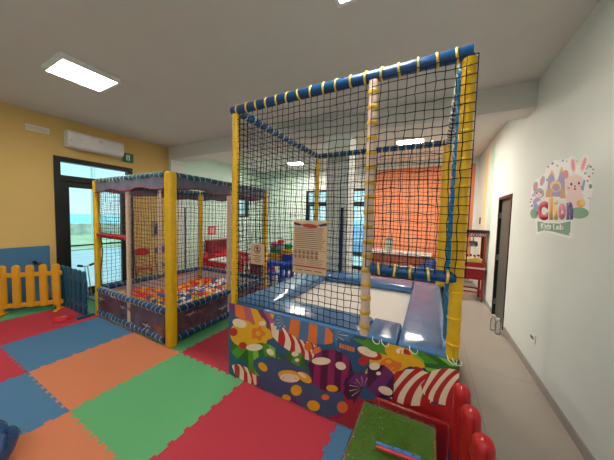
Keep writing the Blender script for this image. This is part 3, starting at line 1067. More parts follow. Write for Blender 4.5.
candy(381, 380, 20, 15, 50, ['dpur', 'purp', 'dpur'], 3, .4)
E_('crm', 375, 365, 5.2, 3.7); E_('crm', 379, 372, 2.4, 1.8); E_('crm', 386, 389, 7.4, 4, 22)
E_('ora', 309, 346, 4, 4)
skirt = sk.build('skirt', [SK[k] for k in SKK], tr)
skirt['label'] = 'glossy skirt printed with wrapped sweets'
# the other three skirt sides, plain striped vinyl
for (x0, x1, y0, y1) in ((SX0, SX0 + .006, SY + .01, TY1 + .03), (SX1 - .006, SX1, SY + .01, TY1 + .03), (SX0 + .01, SX1 - .01, TY1 + .03, TY1 + .036)):
    MB().box(x0, x1, y0, y1, SZ0, SZ1).build('skirt', SK['base'], tr)
# white lacing loops along the skirt edge
for px in (372, 381, 409, 447, 452):
    a = at(px, 340 + (px - 370) * .28, 1, SY - .012)
    w = MB().tube([(a.x, a.y + .02, .80), (a.x + .006, a.y - .006, .785), (a.x + .028, a.y - .008, .766), (a.x + .05, a.y - .006, .770), (a.x + .055, a.y + .01, .79)], .0025, 5)
    w.build('lacing_cord', M_WHITE, tr, True)

# ---- signs hung on the front net
M_SIGN = mat('beige sign board', (206, 172, 142), .5, var=.02)
M_INK = mat('dark sign ink', (70, 52, 48), .6)
M_INKR = mat('red sign ink', (168, 52, 40), .6)
SGY = TY0 - .03
sg = thing('rules_sign', 'large beige rules board with text lines and round pictograms tied to the trampoline net', 'sign', (-.89, SGY, 1.19))
X0, X1, Z0, Z1 = -1.06, -.74, 1.205, 1.66
MB().rbox(X0, X1, SGY - .004, SGY, Z0, Z1, .0015, 1).build('board', M_SIGN, sg)
w = MB()
rr = random.Random(5)
f0, f1 = SGY - .0052, SGY - .004
for k in range(11):
    z = 1.595 - k * .0165
    w.box(X0 + .015, X1 - .015 - rr.uniform(0, .03), f0, f1, z - .0042, z + .0002)
for k in range(4):
    z = 1.33 - k * .014
    w.box(X0 + .015, X0 + .12, f0, f1, z - .002, z); w.box(X0 + .16, X1 - .02 - rr.uniform(0, .05), f0, f1, z - .003, z)
w.box(X0 + .145, X0 + .147, f0, f1, 1.28, 1.34)
for k in range(3):
    w.box(X0 + .03 + k * .09, X0 + .1 + k * .09, f0, f1, 1.232, 1.238)
w.box(X0 + .01, X1 - .01, f0, f1, 1.408, 1.411)
w.build('text_lines', M_INK, sg)
w = MB()
for r_ in range(2):
    for k in range(6):
        cx, cz = X0 + .028 + k * .04, 1.388 - r_ * .037
        w.tube([(cx + math.cos(a) * .0135, SGY - .005, cz + math.sin(a) * .0135) for a in (2 * PI * q / 14 for q in range(14))], .0025, 4, closed=True)
        w.tube([(cx - .009, SGY - .005, cz + .009), (cx + .009, SGY - .005, cz - .009)], .002, 4)
        w.box(cx - .004, cx + .004, f0, f1, cz - .008, cz + .006)
w.build('pictograms', mat('brown sign ink', (110, 50, 42), .6), sg)
MB().box(X0 + .008, X1 - .004, f0, f1, 1.262, 1.273).build('red_rule', M_INKR, sg)
w = MB()
w.prism(ell(-.90, 1.615, .075, .017, -3), lambda a, b, t: (a, t, b), f0, f1)
w.build('emblem', M_INKR, sg)
NAVY = mat('navy sign ink', (40, 46, 84), .6)
MB().prism([(X0 + .005, 1.645), (X0 + .09, 1.625), (X0 + .06, 1.612), (X0 + .005, 1.622)], lambda a, b, t: (a, t, b), f0 + .0004, f1).build('emblem_wing', NAVY, sg)
MB().prism([(X1 - .005, 1.645), (X1 - .09, 1.625), (X1 - .06, 1.612), (X1 - .005, 1.622)], lambda a, b, t: (a, t, b), f0 + .0004, f1).build('emblem_wing', NAVY, sg)
for x in (X0 + .01, X1 - .01):
    for z in (Z0 + .01, Z1 - .01):
        MB().sphere((x, SGY - .006, z), .009, 8, sc=(1, .6, 1)).build('corner_tie', M_TIE, sg, True)
sg = thing('prohibition_sign', 'small beige board with a round crossed figure on the left of the trampoline net', 'sign', (-1.45, SGY, 1.22))
X0, X1, Z0, Z1 = -1.535, -1.375, 1.225, 1.425
MB().rbox(X0, X1, SGY - .004, SGY, Z0, Z1, .0015, 1).build('board', M_SIGN, sg)
w = MB()
cx, cz = -1.455, 1.37
w.tube([(cx + math.cos(a) * .038, SGY - .005, cz + math.sin(a) * .038) for a in (2 * PI * q / 24 for q in range(24))], .003, 5, closed=True)
w.tube([(cx - .026, SGY - .005, cz + .026), (cx + .026, SGY - .005, cz - .026)], .003, 5)
w.sphere((cx, SGY - .005, cz + .02), .009, 8, sc=(1, .3, 1))
for a, b in (((0, .01), (0, -.01)), ((0, -.01), (-.014, -.028)), ((0, -.01), (.014, -.028)), ((0, .006), (-.018, .012)), ((0, .006), (.018, .012))):
    w.tube([(cx + a[0], SGY - .005, cz + a[1]), (cx + b[0], SGY - .005, cz + b[1])], .004, 5)
w.build('crossed_figure', M_INK, sg)
w = MB()
for k in range(4):
    w.box(X0 + .03 + (k % 2) * .02, X1 - .03 - (k % 2) * .015, SGY - .0052, SGY - .004, 1.305 - k * .019, 1.311 - k * .019)
w.build('text_lines', M_INK, sg)
for x in (X0 + .008, X1 - .008):
    MB().sphere((x, SGY - .006, Z1 - .008), .007, 8, sc=(1, .6, 1)).build('corner_tie', M_TIE, sg, True)

# ------------------------------------------------------------------ the ball pit
BX0, BX1, PY0, PY1, PTOP = -4.74, -2.88, 1.81, 3.74, 2.18
PZ = MTH + .001
bp = thing('ball_pit', 'netted ball pit with yellow corner posts and blue padded rails', 'ball pit', (BX0, PY0, PZ))
for k, (x, y) in enumerate(((BX0, PY0), (BX1, PY0), (BX0, PY1), (BX1, PY1))):
    if k == 1:
        MB().rbox(x - .015, x + .115, y - .055, y + .045, PZ + .001, PTOP + .02, .03, 3).build('corner_post', M_YEL, bp, True)
    else:
        bar('corner_post', (x, y, PZ + .001), (x, y, PTOP), .046, M_YEL, bp)
PMX = -3.80
for (x, y) in ((PMX, PY0), (BX1, 2.80), (BX0, 2.80), (PMX, PY1)):
    o = bar('middle_post', (x, y, PZ + .001), (x, y, PTOP - .02), .034, M_CREAM, bp)
    o['label'] = 'cream padded middle post'
M_TEAL = mat('teal vinyl tube', (22, 92, 122), .35, bump=.05)
M_BROWN = mat('dark mural vinyl', (96, 74, 88), .3, var=.55, scale=7)
M_VAL = mat('lilac grey valance', (102, 106, 126), .7, var=.15, scale=10)
M_VALR = mat('dark red trim', (130, 40, 60), .6)
M_IN = mat('pale lining vinyl', (206, 190, 196), .6)


def pit_side(a, b, outward, seed, red_entry=False):
    a, b = Vector(a), Vector(b)
    d = (b - a).normalized(); L = (b - a).length
    o = Vector(outward)
    e = .055
    A, B = a + d * e, b - d * e
    def seg(name, z, r, mt, tm, pitch, off=0.0, rr_=.004):
        p0, p1 = A + o * off, B + o * off
        p0.z = p1.z = z
        x = bar(name, p0, p1, r, mt, bp)
        ties(x, p0, p1, pitch, r + .003, tm, rr_, .5, .06)
    seg('top_bar', PTOP - .01, .042, M_TEAL, M_TIEW, .10)
    seg('rim_roll', .44, .046, M_BLUE, M_TIEW, .10)
    seg('floor_roll', PZ + .058, .05, M_BLUE, M_TIEW, .10)
    # mural panel with pictures of little planes, lining inside
    n = o
    z0, z1 = PZ + .09, .41
    w = MB()
    q = [A + n * .02, B + n * .02]
    K = 24
    for i in range(K):
        u0, u1 = i / K, (i + 1) / K
        bl = [.012 * math.sin(u * 20 + seed) for u in (u0, u1)]
        p0, p1 = q[0].lerp(q[1], u0) + n * bl[0], q[0].lerp(q[1], u1) + n * bl[1]
        w.add([(p0.x, p0.y, z0), (p1.x, p1.y, z0), (p1.x, p1.y, z1), (p0.x, p0.y, z1)], [(0, 1, 2, 3)], 0)
    rr = random.Random(seed)
    for k in range(6):
        u = (k + .5) / 6 + rr.uniform(-.04, .04); zc = rr.uniform(.18, .34); s_ = rr.uniform(.07, .11)
        c = q[0].lerp(q[1], u) + n * .016
        shp = [(-1, .1), (-.6, .25), (.1, .2), (.5, .55), (.75, .5), (.45, .1), (1, .05), (1.1, .3), (1.25, .3), (1.15, -.1), (.3, -.15), (-.1, -.6), (-.35, -.55), (-.1, -.12), (-.8, -.1)]
        if k % 2:
            shp = [(-x, y) for x, y in shp]
        w.add([(c.x + d.x * x * s_, c.y + d.y * x * s_, zc + y * s_ * .7) for x, y in shp], [tuple(range(len(shp)))], 1 + k % 2)
    w.build('mural_panel', [M_BROWN, mat('mural grey', (176, 180, 190), .5), mat('mural rust', (150, 96, 84), .5)], bp)
    w = MB(); p0, p1 = A - n * .012, B - n * .012
    w.add([(p0.x, p0.y, PZ + .05), (p1.x, p1.y, PZ + .05), (p1.x, p1.y, .43), (p0.x, p0.y, .43), (p0.x - n.x * .006, p0.y - n.y * .006, PZ + .05), (p1.x - n.x * .006, p1.y - n.y * .006, PZ + .05), (p1.x - n.x * .006, p1.y - n.y * .006, .43), (p0.x - n.x * .006, p0.y - n.y * .006, .43)], [(0, 1, 2, 3), (7, 6, 5, 4), (3, 2, 6, 7), (0, 4, 5, 1)])
    w.build('lining_panel', M_IN, bp)
    # valance with scalloped red trim
    w = MB(); K = 40
    tr_pts = []
    prev = None
    for i in range(K + 1):
        u = i / K
        p = A.lerp(B, u) + n * (.03 + .008 * math.sin(u * 30))
        zl = PTOP - .17 - .02 * math.sin(u * L * 7.5 + seed)
        w.v += [(p.x, p.y, PTOP - .02), (p.x, p.y, zl)]
        if i:
            k = len(w.v) - 4
            w.f.append((k, k + 2, k + 3, k + 1)); w.m.append(0)
        tr_pts.append((p.x + n.x * .004, p.y + n.y * .004, zl))
    v = w.build('valance', M_VAL, bp)
    MB().tube(tr_pts, .011, 6).build('trim_cord', M_VALR, v, True)


pit_side((BX0, PY0, 0), (BX1, PY0, 0), (0, -1, 0), 1)
pit_side((BX1, PY0, 0), (BX1, PY1, 0), (1, 0, 0), 2)
pit_side((BX0, PY1, 0), (BX1, PY1, 0), (0, 1, 0), 3)
pit_side((BX0, PY0, 0), (BX0, PY1, 0), (-1, 0, 0), 4)
PNR = .0032
nz0 = .47
net('net', (BX0, PY0, 1.33), (1, 0, 0), (0, 0, 1), PMX - BX0, PTOP - 1.36, .060, PNR, M_NETP, bp, seed=11)
net('net', (PMX, PY0, nz0), (1, 0, 0), (0, 0, 1), BX1 - PMX, PTOP - nz0, .060, PNR, M_NETP, bp, seed=12)
net('net', (BX1, PY0, nz0), (0, 1, 0), (0, 0, 1), PY1 - PY0, PTOP - nz0, .060, PNR, M_NETP, bp, seed=13)
net('net', (BX0, PY0, nz0), (0, 1, 0), (0, 0, 1), PY1 - PY0, PTOP - nz0, .060, PNR, M_NETP, bp, seed=14)
net('net', (BX0, PY1, nz0), (1, 0, 0), (0, 0, 1), BX1 - BX0, PTOP - nz0, .060, PNR, M_NETP, bp, seed=15)
rb = bar('entry_bar', (BX0 + .05, PY0, 1.325), (PMX - .03, PY0, 1.325), .036, mat('red vinyl tube', (196, 44, 40), .4), bp)
rb['label'] = 'red padded bar over the entrance'
ties(rb, (BX0 + .05, PY0, 1.325), (PMX - .03, PY0, 1.325), .06, .038, mat('dark tie', (90, 30, 34), .5), .004, .4)
w = MB().box(BX0 + .05, BX1 - .05, PY0 + .05, PY1 - .05, PZ + .001, PZ + .02)
w.build('pit_floor', M_IN, bp)
# loose cords hanging at the entrance
for k in (0, 1):
    x = BX0 + .06 + k * .80
    MB().tube([(x, PY0 + .02, 1.3), (x + .03, PY0 + .03, 1.05), (x - .02 + .05 * k, PY0 + .02, .75), (x + .01, PY0 + .01, .46)], .008, 6).build('cord', M_BLACK, bp, True)

# balls
BALL = [('orange', (238, 92, 24)), ('yellow', (240, 176, 20)), ('white', (232, 228, 224)), ('blue', (44, 96, 176)), ('red', (214, 40, 36))]
BR = .046
bmesh_data = {}
BM_ = {}
for nm, c in BALL:
    BM_[nm] = mat(nm + ' ball plastic', c, .35)
    o = MB().sphere((0, 0, 0), BR, 16).build('ball', BM_[nm], None, True)
    bmesh_data[nm] = o.data
    bpy.data.objects.remove(o)
cells = []
rr = random.Random(21)
ix0, ix1, iy0, iy1 = BX0 + .115, BX1 - .115, PY0 + .115, PY1 - .115
sx_, sy_ = .095, .095 * .87
row = 0
y = iy0
while y <= iy1:
    x = ix0 + (sx_ / 2 if row % 2 else 0)
    while x <= ix1:
        h = .25 + .05 * math.sin(x * 3.1 + y * 2) + .045 * math.sin(y * 4.2 - x) + rr.uniform(-.012, .012) * 1.0
        cells.append((x, y, h)); x += sx_
    y += sy_; row += 1
camv = Vector((0, 0, CAMH))


def ball_color(x, y):
    v = math.sin(x * 5 + 1) * math.cos(y * 4) + rr.uniform(-1, 1)
    r_ = rr.random()
    # left side leans orange and yellow, right side orange, white and red
    if x < -4.1:
        wts = (.42, .30, .06, .12, .10)
    elif x > -3.5:
        wts = (.24, .14, .34, .12, .16)
    else:
        wts = (.16, .22, .22, .34, .06)
    s_ = 0
    for (nm, c), q in zip(BALL, wts):
        s_ += q
        if r_ < s_:
            return nm
    return 'blue'


# balls right behind the front rim are hidden by it; the ones seen largest come first
def seen(c):
    x, y, h = c
    d = (Vector(c) - camv)
    t = (PY0 - y) / -d.y if d.y else 0
    zc = h + (CAMH - h) * ((y - PY0) / y)
    return zc > .47


vis = [c for c in cells if seen(c)]
hid = [c for c in cells if not seen(c)]
vis.sort(key=lambda c: (Vector(c) - camv).length)
near, rest = vis[:300], vis[300:]
for c in near:
    nm = ball_color(c[0], c[1])
    o = bpy.data.objects.new('pit_ball', bmesh_data[nm]); COL.objects.link(o)
    o.location = c
    tag(o, nm + ' plastic ball among the balls filling the ball pit', 'ball', nm + ' balls in the ball pit')
w = MB()
names = [b[0] for b in BALL]
for c in rest + hid:
    w.sphere(c, BR, 10, names.index(ball_color(c[0], c[1])))
for c in cells:
    if rr.random() < .9 and c[2] > .21:
        w.sphere((c[0] + .03, c[1] + .02, c[2] - .11), BR, 8, rr.randrange(5))
o = w.build('pit_balls', [BM_[n_] for n_ in names], None, True)
o['kind'] = 'stuff'; tag(o, 'remaining mixed balls deeper and further back in the ball pit', 'balls')

# ------------------------------------------------------------------ picket fences
def picket(mb, cx, h, wd, th, z0, z1):
    """one rounded picket in a local x/z plane"""
    pts = [(-wd / 2, z0), (wd / 2, z0)]
    r = wd / 2
    for k in range(9):
        a = PI * k / 8
        pts.append((math.cos(a) * r, z1 - r + math.sin(a) * r * 1.0))
    mb.prism([(cx + x, z) for x, z in pts], lambda a, b, t: (a, t, b), -th / 2, th / 2)


def fence_panel(name, label, mt, n, pitch, h=.78, wd=.075, loc=(0, 0, 0), rz=0.0, group=None, th=.05, zb=.03):
    t = thing(name, label, 'fence', (0, 0, 0), group)
    L = n * pitch
    for k in range(n):
        w = MB(); picket(w, pitch * (k + .5), h, wd, th, zb, h)
        w.build('picket', mt, t, True, bevel=th * .42)
    for z in (zb + .01 if zb > .1 else .14, h - .2):
        w = MB().rbox(0, L, -.014, .014, z, z + .075, .012)
        w.build('rail', mt, t, True)
    for x in (.06, L - .06):
        w = MB().rbox(x - .03, x + .03, -.11, .11, 0, .035, .012)
        if zb > .1:
            w.rbox(x - .025, x + .025, -.018, .018, .03, zb + .03, .008)
        w.build('foot', mt, t, True)
    t.location = loc; t.rotation_euler = (0, 0, rz)
    return t


M_FY = mat('yellow fence plastic', (226, 156, 14), .4)
M_FB = mat('blue fence plastic', (16, 84, 112), .4)
M_FR = mat('red fence plastic', (164, 16, 24), .3)
fence_panel('picket_fence', 'yellow plastic picket fence panel along the yellow wall', M_FY, 5, .158, .80, .098, (-5.955, .985, MTH + .001), math.atan2(.5, .4), zb=.101)
fence_panel('picket_fence', 'dark blue plastic picket fence panel between the yellow fence and the ball pit', M_FB, 6, .165, .735, .085, (-5.72, 1.655, MTH + .001), 0)
fence_panel('picket_fence', 'glossy red plastic picket fence panel at the near right corner of the trampoline', M_FR, 5, .165, .765, .092, (.300, .80, MTH + .001), PI / 2 + .14, th=.078)
# second red panel lying on its long edge behind the board
t = thing('plastic_toy_sheet', 'smooth red plastic panel wedged upright between the green board and the candy skirt', 'plastic panel', (-.08, 1.71, MTH))
MB().rbox(-.30, .165, 1.695, 1.725, MTH + .001, .40, .014, 3).build('sheet', mat('dark red sheet', (140, 18, 26), .3), t, True)
MB().rbox(-.20, .06, 1.684, 1.696, .15, .24, .01).build('grip_ridge', mat('dark red sheet', (140, 18, 26), .3), t, True)
t = thing('red_disc', 'small red plastic disc on the floor by the blue fence and pit post', 'toy', (-4.98, 1.46, MTH))
MB().lathe((-4.98, 1.46, MTH + .001), [(.11, 0), (.13, .012), (.12, .03), (.05, .036)], 24).build('disc', M_RED, t, True)
MB().lathe((-4.98, 1.46, MTH + .036), [(.045, 0), (.04, .008), (.02, .012)], 16).build('hub', mat('pink plastic', (220, 120, 130)), t, True)

# ------------------------------------------------------------------ board in film
BT = .425
bd = thing('wrapped_toy_table', 'green topped low play table wrapped in clear film beside the red fence', 'toy table', (-.12, 1.3, MTH))
bx0, bx1, by0, by1 = -.355, .085, .98, 1.60
MB().rbox(bx0, bx1, by0, by1, BT - .03, BT - .0005, .006).build('table_edge', M_WOOD, bd)
MB().rbox(bx0 + .012, bx1 - .012, by0 + .012, by1 - .012, BT - .004, BT + .002, .002).build('table_top', mat('green board', (112, 172, 52), .4, var=.05), bd)
for x in (bx0 + .04, bx1 - .04):
    for y in (by0 + .05, by1 - .05):
        MB().rbox(x - .02, x + .02, y - .02, y + .02, MTH + .001, BT - .03, .005).build('leg', M_WOOD, bd)
bm = bmesh.new()
bmesh.ops.create_grid(bm, x_segments=34, y_segments=44, size=1)
rr = random.Random(9)
for v in bm.verts:
    u, q = v.co.x, v.co.y
    e = max(abs(u), abs(q))
    z = BT + .008 + .004 * math.sin(u * 9 + q * 4) * math.sin(q * 11) + rr.uniform(0, .003 + .012 * max(0, e - .6))
    if e > .8:
        z += .02 * rr.random()
    if e > .93:
        z -= (e - .93) * 1.1
    v.co = Vector(((bx0 + bx1) / 2 + u * (bx1 - bx0) / 2 * 1.07, (by0 + by1) / 2 + q * (by1 - by0) / 2 * 1.05, z))
bm.verts.index_update()
w = MB().add([v.co.copy() for v in bm.verts], [[v.index for v in f.verts] for f in bm.faces]); bm.free()
w.build('film_wrap', M_WRAP, bd, False)['label'] = 'crinkled clear plastic film'
M_GLINT_CREASE = film('milky glint film', (.97, .97, .97), .3, .2, milk=.25)  # milky white put into the crease ridges stands in for film glints
w = MB(); rr = random.Random(12)
for k in range(30):
    side = k % 3
    u, q = rr.uniform(.02, .98), abs(rr.gauss(0, .07))
    if side == 0: cx, cy = bx0 + u * (bx1 - bx0), by1 - q
    elif side == 1: cx, cy = bx1 - q, by0 + u * (by1 - by0)
    elif side == 2: cx, cy = bx0 + q, by0 + u * (by1 - by0)
    else: cx, cy = bx0 + u * (bx1 - bx0), by0 + u * (by1 - by0)
    a_ = rr.uniform(0, PI); L_ = rr.uniform(.01, .05)
    w.tube([(cx + math.cos(a_ + j * .25) * L_ * (j - 1), cy + math.sin(a_ + j * .25) * L_ * (j - 1), BT + .016 + rr.uniform(0, .006)) for j in range(3)], .0008, 4)
o = w.build('film_glint_creases', M_GLINT_CREASE, bd); o['kind'] = 'stuff'
st = thing('toy_strip', 'blue and red toy strip with dots lying on the green board', 'toy', (-.1, 1.1, BT))
A = at(376, 446, 2, BT + .02); B = at(414, 460, 2, BT + .02)
dd = (B - A).normalized(); nn = Vector((-dd.y, dd.x, 0))
A0, B0 = A - dd * .0, B + dd * .03
def bar_box(mb, a, b, n, w0, w1, z0, z1):
    vs = []
    for z in (z0, z1):
        for p, q in ((a, w0), (b, w0), (b, w1), (a, w1)):
            vs.append((p.x + n.x * q, p.y + n.y * q, z))
    mb.add(vs, [(3, 2, 1, 0), (4, 5, 6, 7), (0, 1, 5, 4), (1, 2, 6, 5), (2, 3, 7, 6), (3, 0, 4, 7)])
    return mb
bar_box(MB(), A0, B0, nn, 0, .018, BT + .018, BT + .034).build('blue_bar', mat('toy blue', (58, 112, 190), .4), st)
bar_box(MB(), A0, B0, nn, -.014, 0, BT + .018, BT + .030).build('red_bar', mat('toy red', (190, 60, 56), .4), st)
for k in range(4):
    p = A0.lerp(B0, .15 + k * .23) + nn * .010
    MB().lathe((p.x, p.y, BT + .034), [(.0045, 0), (.004, .002)], 10).build('dot', M_BLACK, st, True)

# bag of blue stuff at the lower left
bg = thing('wrapped_bag', 'shiny blue bundle wrapped in clear film at the bottom left corner', 'bag', (-2.53, .325, MTH))
w = MB()
bm = bmesh.new(); bmesh.ops.create_icosphere(bm, subdivisions=4, radius=1)
for v in bm.verts:
    n = v.co.normalized()
    k = 1 + .10 * math.sin(n.x * 7 + n.z * 5) + .08 * math.sin(n.y * 9 - n.z * 6) + .04 * math.sin(n.x * 21 + n.y * 17)
    v.co = Vector((-2.53 + n.x * k * .165, .325 + n.y * k * .14, MTH + .10 + max(-.097, n.z * k * .115)))
bm.verts.index_update()
w.add([v.co.copy() for v in bm.verts], [[v.index for v in f.verts] for f in bm.faces])
w.build('bundle', mat('deep blue vinyl', (30, 130, 215), .4, bump=.15, scale=18, coat=.3), bg, True)
f_ = MB().add([(bg.location.x + (v.co.x - bg.location.x) * 1.05, bg.location.y + (v.co.y - bg.location.y) * 1.05, max(MTH + .001, (v.co.z) * 1.05)) for v in bm.verts], [[v.index for v in f.verts] for f in bm.faces])
bm.free()
f_.build('film_wrap', M_WRAP, bg, False)

# ------------------------------------------------------------------ folded pushchair-like scooters behind the fences
def scooter(label, loc, rz, hcol, sc=1.0):
    t = thing('kick_scooter', label, 'scooter', (0, 0, 0), 'small scooters parked behind the fences')
    MB().rbox(-.06, .06, -.28, .28, .06, .09, .012).build('deck', M_BLACK, t)
    for s_ in (-.025, .025):
        MB().tube([(s_, -.26, .08), (s_, -.42, .72)], .010, 8).build('stem_tube', M_STEEL, t, True)
    MB().tube([(-.07, -.43, .75), (-.03, -.42, .74), (.03, -.42, .74), (.07, -.43, .75)], .013, 8).build('handlebar', M_STEEL, t, True)
    for s_ in (-1, 1):
        MB().tube([(s_ * .06, -.43, .75), (s_ * .14, -.44, .775)], .025, 10).build('grip', hcol, t, True)
        MB().tube([(s_ * .07 - .015, -.30, .05), (s_ * .07 + .015, -.30, .05)], .05, 14).build('wheel', M_BLACK, t, True)
    MB().tube([(-.02, .27, .05), (.02, .27, .05)], .05, 14).build('wheel', M_BLACK, t, True)
    t.location = loc; t.rotation_euler = (0, 0, rz); t.scale = (sc, sc, sc)
    return t


scooter('black handled kick scooter standing behind the yellow fence', (-5.96, 1.88, MTH + .002), 0, M_BLACK)
scooter('kick scooter with dark grips behind the blue fence by the door', (-5.40, 2.02, MTH + .002), -PI / 2, M_BLACK, .86)

# ------------------------------------------------------------------ folding chairs by the yellow wall
def folding_chair(label, loc, rz, mt):
    t = thing('folding_chair', label, 'chair', (0, 0, 0), 'folding chairs by the yellow wall')
    fr = mat('brown tube metal', (86, 60, 52), .35, .6)
    # local: faces -y, sits at y=0
    for s_ in (-.19, .19):
        MB().tube([(s_, -.20, .01), (s_, .16, .55), (s_ * .98, .24, .84)], .011, 8).build('front_leg', fr, t, True)
        MB().tube([(s_ * .9, .26, .01), (s_ * .9, -.16, .44)], .011, 8).build('rear_leg', fr, t, True)
    MB().tube([(-.19, -.16, .09), (.19, -.16, .09)], .008, 8).build('crossbar', fr, t, True)
    MB().tube([(-.17, .22, .10), (.17, .22, .10)], .008, 8).build('crossbar', fr, t, True)
    w = MB(); w.rbox(-.18, .18, -.2, .14, .43, .455, .012, 3); w.build('seat', mt, t, True)
    w = MB()
    pts = [(max(-.175, min(.175, x)), max(.69, z)) for x, z in ell(0, .755, .20, .095, 0, 28)]
    w.prism(pts, lambda a, b, t_: (a, .205 + (b - .76) * .28 + t_ + .25 * a * a, b), -.012, .012)
    w.build('backrest', mt, t, True, bevel=.006)
    t.location = loc; t.rotation_euler = (0, 0, rz); t.scale = (.74, .9, 1.04)
    return t


folding_chair('red folding chair with metal legs against the yellow wall behind the ball pit', (-5.60, 2.95, .016), math.radians(72), M_RED)
folding_chair('purple folding chair beside the red folding chair at the yellow wall', (-5.60, 3.40, .016), math.radians(74), M_PURPLE)

# ------------------------------------------------------------------ play corner beyond the beam
M_RP = mat('crimson plastic', (224, 30, 52), .35)
M_DR = mat('dark red plastic', (150, 28, 44), .4)


def kid_chair(name, label, loc, rz, mt, group, s=1.0):
    t = thing(name, label, 'chair', (0, 0, 0), group)
    for sx in (-1, 1):
        for sy in (-1, 1):
            MB().tube([(sx * .155 * s, sy * .145 * s, .005), (sx * .12 * s, sy * .12 * s, .29 * s)], .02 * s, 8).build('leg', mt, t, True)
    MB().rbox(-.16 * s, .16 * s, -.15 * s, .15 * s, .28 * s, .315 * s, .015, 2).build('seat', mt, t, True)
    w = MB()
    for x in (-.13, 0, .13):
        w.rbox((x - .035) * s, (x + .035) * s, .125 * s, .150 * s, .31 * s, .52 * s, .008)
    w.rbox(-.165 * s, .165 * s, .12 * s, .155 * s, .48 * s, .60 * s, .016, 2)
    w.build('backrest', mt, t, True)
    t.location = loc; t.rotation_euler = (0, 0, rz)
    return t


def kid_table(label, loc, sx, sy, h, top, leg, group=None):
    t = thing('play_table', label, 'table', loc, group)
    x, y, z = loc
    MB().rbox(x - sx / 2, x + sx / 2, y - sy / 2, y + sy / 2, h - .035, h, .012).build('table_top', top, t)
    MB().box(x - sx / 2 + .03, x + sx / 2 - .03, y - sy / 2 + .03, y + sy / 2 - .03, h - .09, h - .036).build('apron', leg, t)
    for a in (-1, 1):
        for b in (-1, 1):
            MB().tube([(x + a * (sx / 2 - .05), y + b * (sy / 2 - .05), .001), (x + a * (sx / 2 - .05), y + b * (sy / 2 - .05), h - .05)], .028, 10).build('leg', leg, t, True)
    return t


kid_table('low red play table with a pale top behind the ball pit', (-4.98, 4.72, 0), .75, .6, .47, M_WHITE, M_RP)
kid_chair('toy_chair', 'small red plastic chair at the left end of the pale play table', (-5.55, 4.6, .001), math.radians(100), M_RP, 'small red chairs round the pale table')
kid_chair('toy_chair', 'small red plastic chair between ball pit and pale play table', (-5.1, 4.22, .001), math.radians(185), M_RP, 'small red chairs round the pale table')
kid_chair('toy_chair', 'small red plastic chair beyond the pale play table', (-4.85, 5.2, .001), math.radians(10), M_RP, 'small red chairs round the pale table')
kid_chair('toy_chair', 'small red plastic chair at the right end of the pale play table', (-4.42, 4.55, .001), math.radians(-80), M_RP, 'small red chairs round the pale table')
kc = kid_chair('toy_chair', 'tall red plastic chair seen between the trampoline post and the small sign', (-4.30, 5.62, .001), math.radians(150), M_RP, None, 1.35)
# red play kitchen against the mint wall
pk = thing('toy_kitchen', 'red toy play kitchen against the mint wall', 'toy kitchen', (-5.85, 5.45, 0))
w = MB()
w.rbox(-6.1, -5.72, 4.98, 5.92, .002, .52, .015); w.build('counter', M_RP, pk)
w = MB(); w.rbox(-6.1, -6.04, 4.98, 5.92, .52, .88, .015)
for y in (5.0, 5.86):
    w.rbox(-6.08, -5.86, y, y + .05, .52, .88, .01)
w.rbox(-6.1, -5.84, 4.96, 5.94, .86, .91, .012); w.build('upper_shelf', M_DR, pk)
for y in (5.05, 5.50):
    d = MB().rbox(-5.72, -5.705, y, y + .38, .08, .44, .006).build('door', M_DR, pk)
    MB().tube([(-5.70, y + .05, .38), (-5.68, y + .07, .38), (-5.68, y + .3, .38), (-5.70, y + .32, .38)], .01, 6).build('handle', M_WHITE, d, True)
MB().lathe((-5.9, 5.25, .521), [(.1, 0), (.1, .008)], 18).build('hob', M_BLACK, pk, True)

kid_table('blue play table carrying stacked toy blocks', (-3.62, 5.25, 0), .80, .60, .50, mat('bright blue plastic', (50, 110, 210), .35), mat('bright blue plastic', (50, 110, 210), .35))
M_DB = mat('royal blue plastic', (28, 62, 170), .35)
kid_chair('toy_chair', 'small royal blue chair at the right front of the blue play table', (-2.90, 4.66, .001), math.radians(195), M_DB, 'small blue chairs at the blue table')
kid_chair('toy_chair', 'small royal blue chair in front of the middle of the blue play table', (-3.38, 4.66, .001), math.radians(170), M_DB, 'small blue chairs at the blue table')
kid_chair('toy_chair', 'small dark red chair in front of the left end of the blue play table', (-3.78, 4.66, .001), math.radians(180), M_DR, None, .92)
t = thing('toy_box', 'purple toy box standing left of the dark red chair', 'box', (-4.12, 4.85, 0))
MB().rbox(-4.24, -4.06, 4.86, 5.14, .002, .36, .015).build('body', M_PURPLE, t)
MB().rbox(-4.25, -4.05, 4.85, 5.15, .361, .40, .012).build('lid', M_PURPLE, t)


def block(label, x, y, z, sx, sy, sz, mt):
    t = thing('toy_block', label, 'toy block', (x, y, z), 'big toy blocks stacked on the blue table')
    MB().rbox(x - sx / 2, x + sx / 2, y - sy / 2, y + sy / 2, z + .0005, z + sz, .008).build('body', mt, t)
    k = max(1, int(sx / .09))
    for i in range(k):
        for j in (-1, 1):
            MB().lathe((x - sx / 2 + sx * (i + .5) / k, y + j * sy / 4, z + sz), [(.024, 0), (.024, .010), (.02, .012)], 10).build('stud', mt, t, True)
    return t


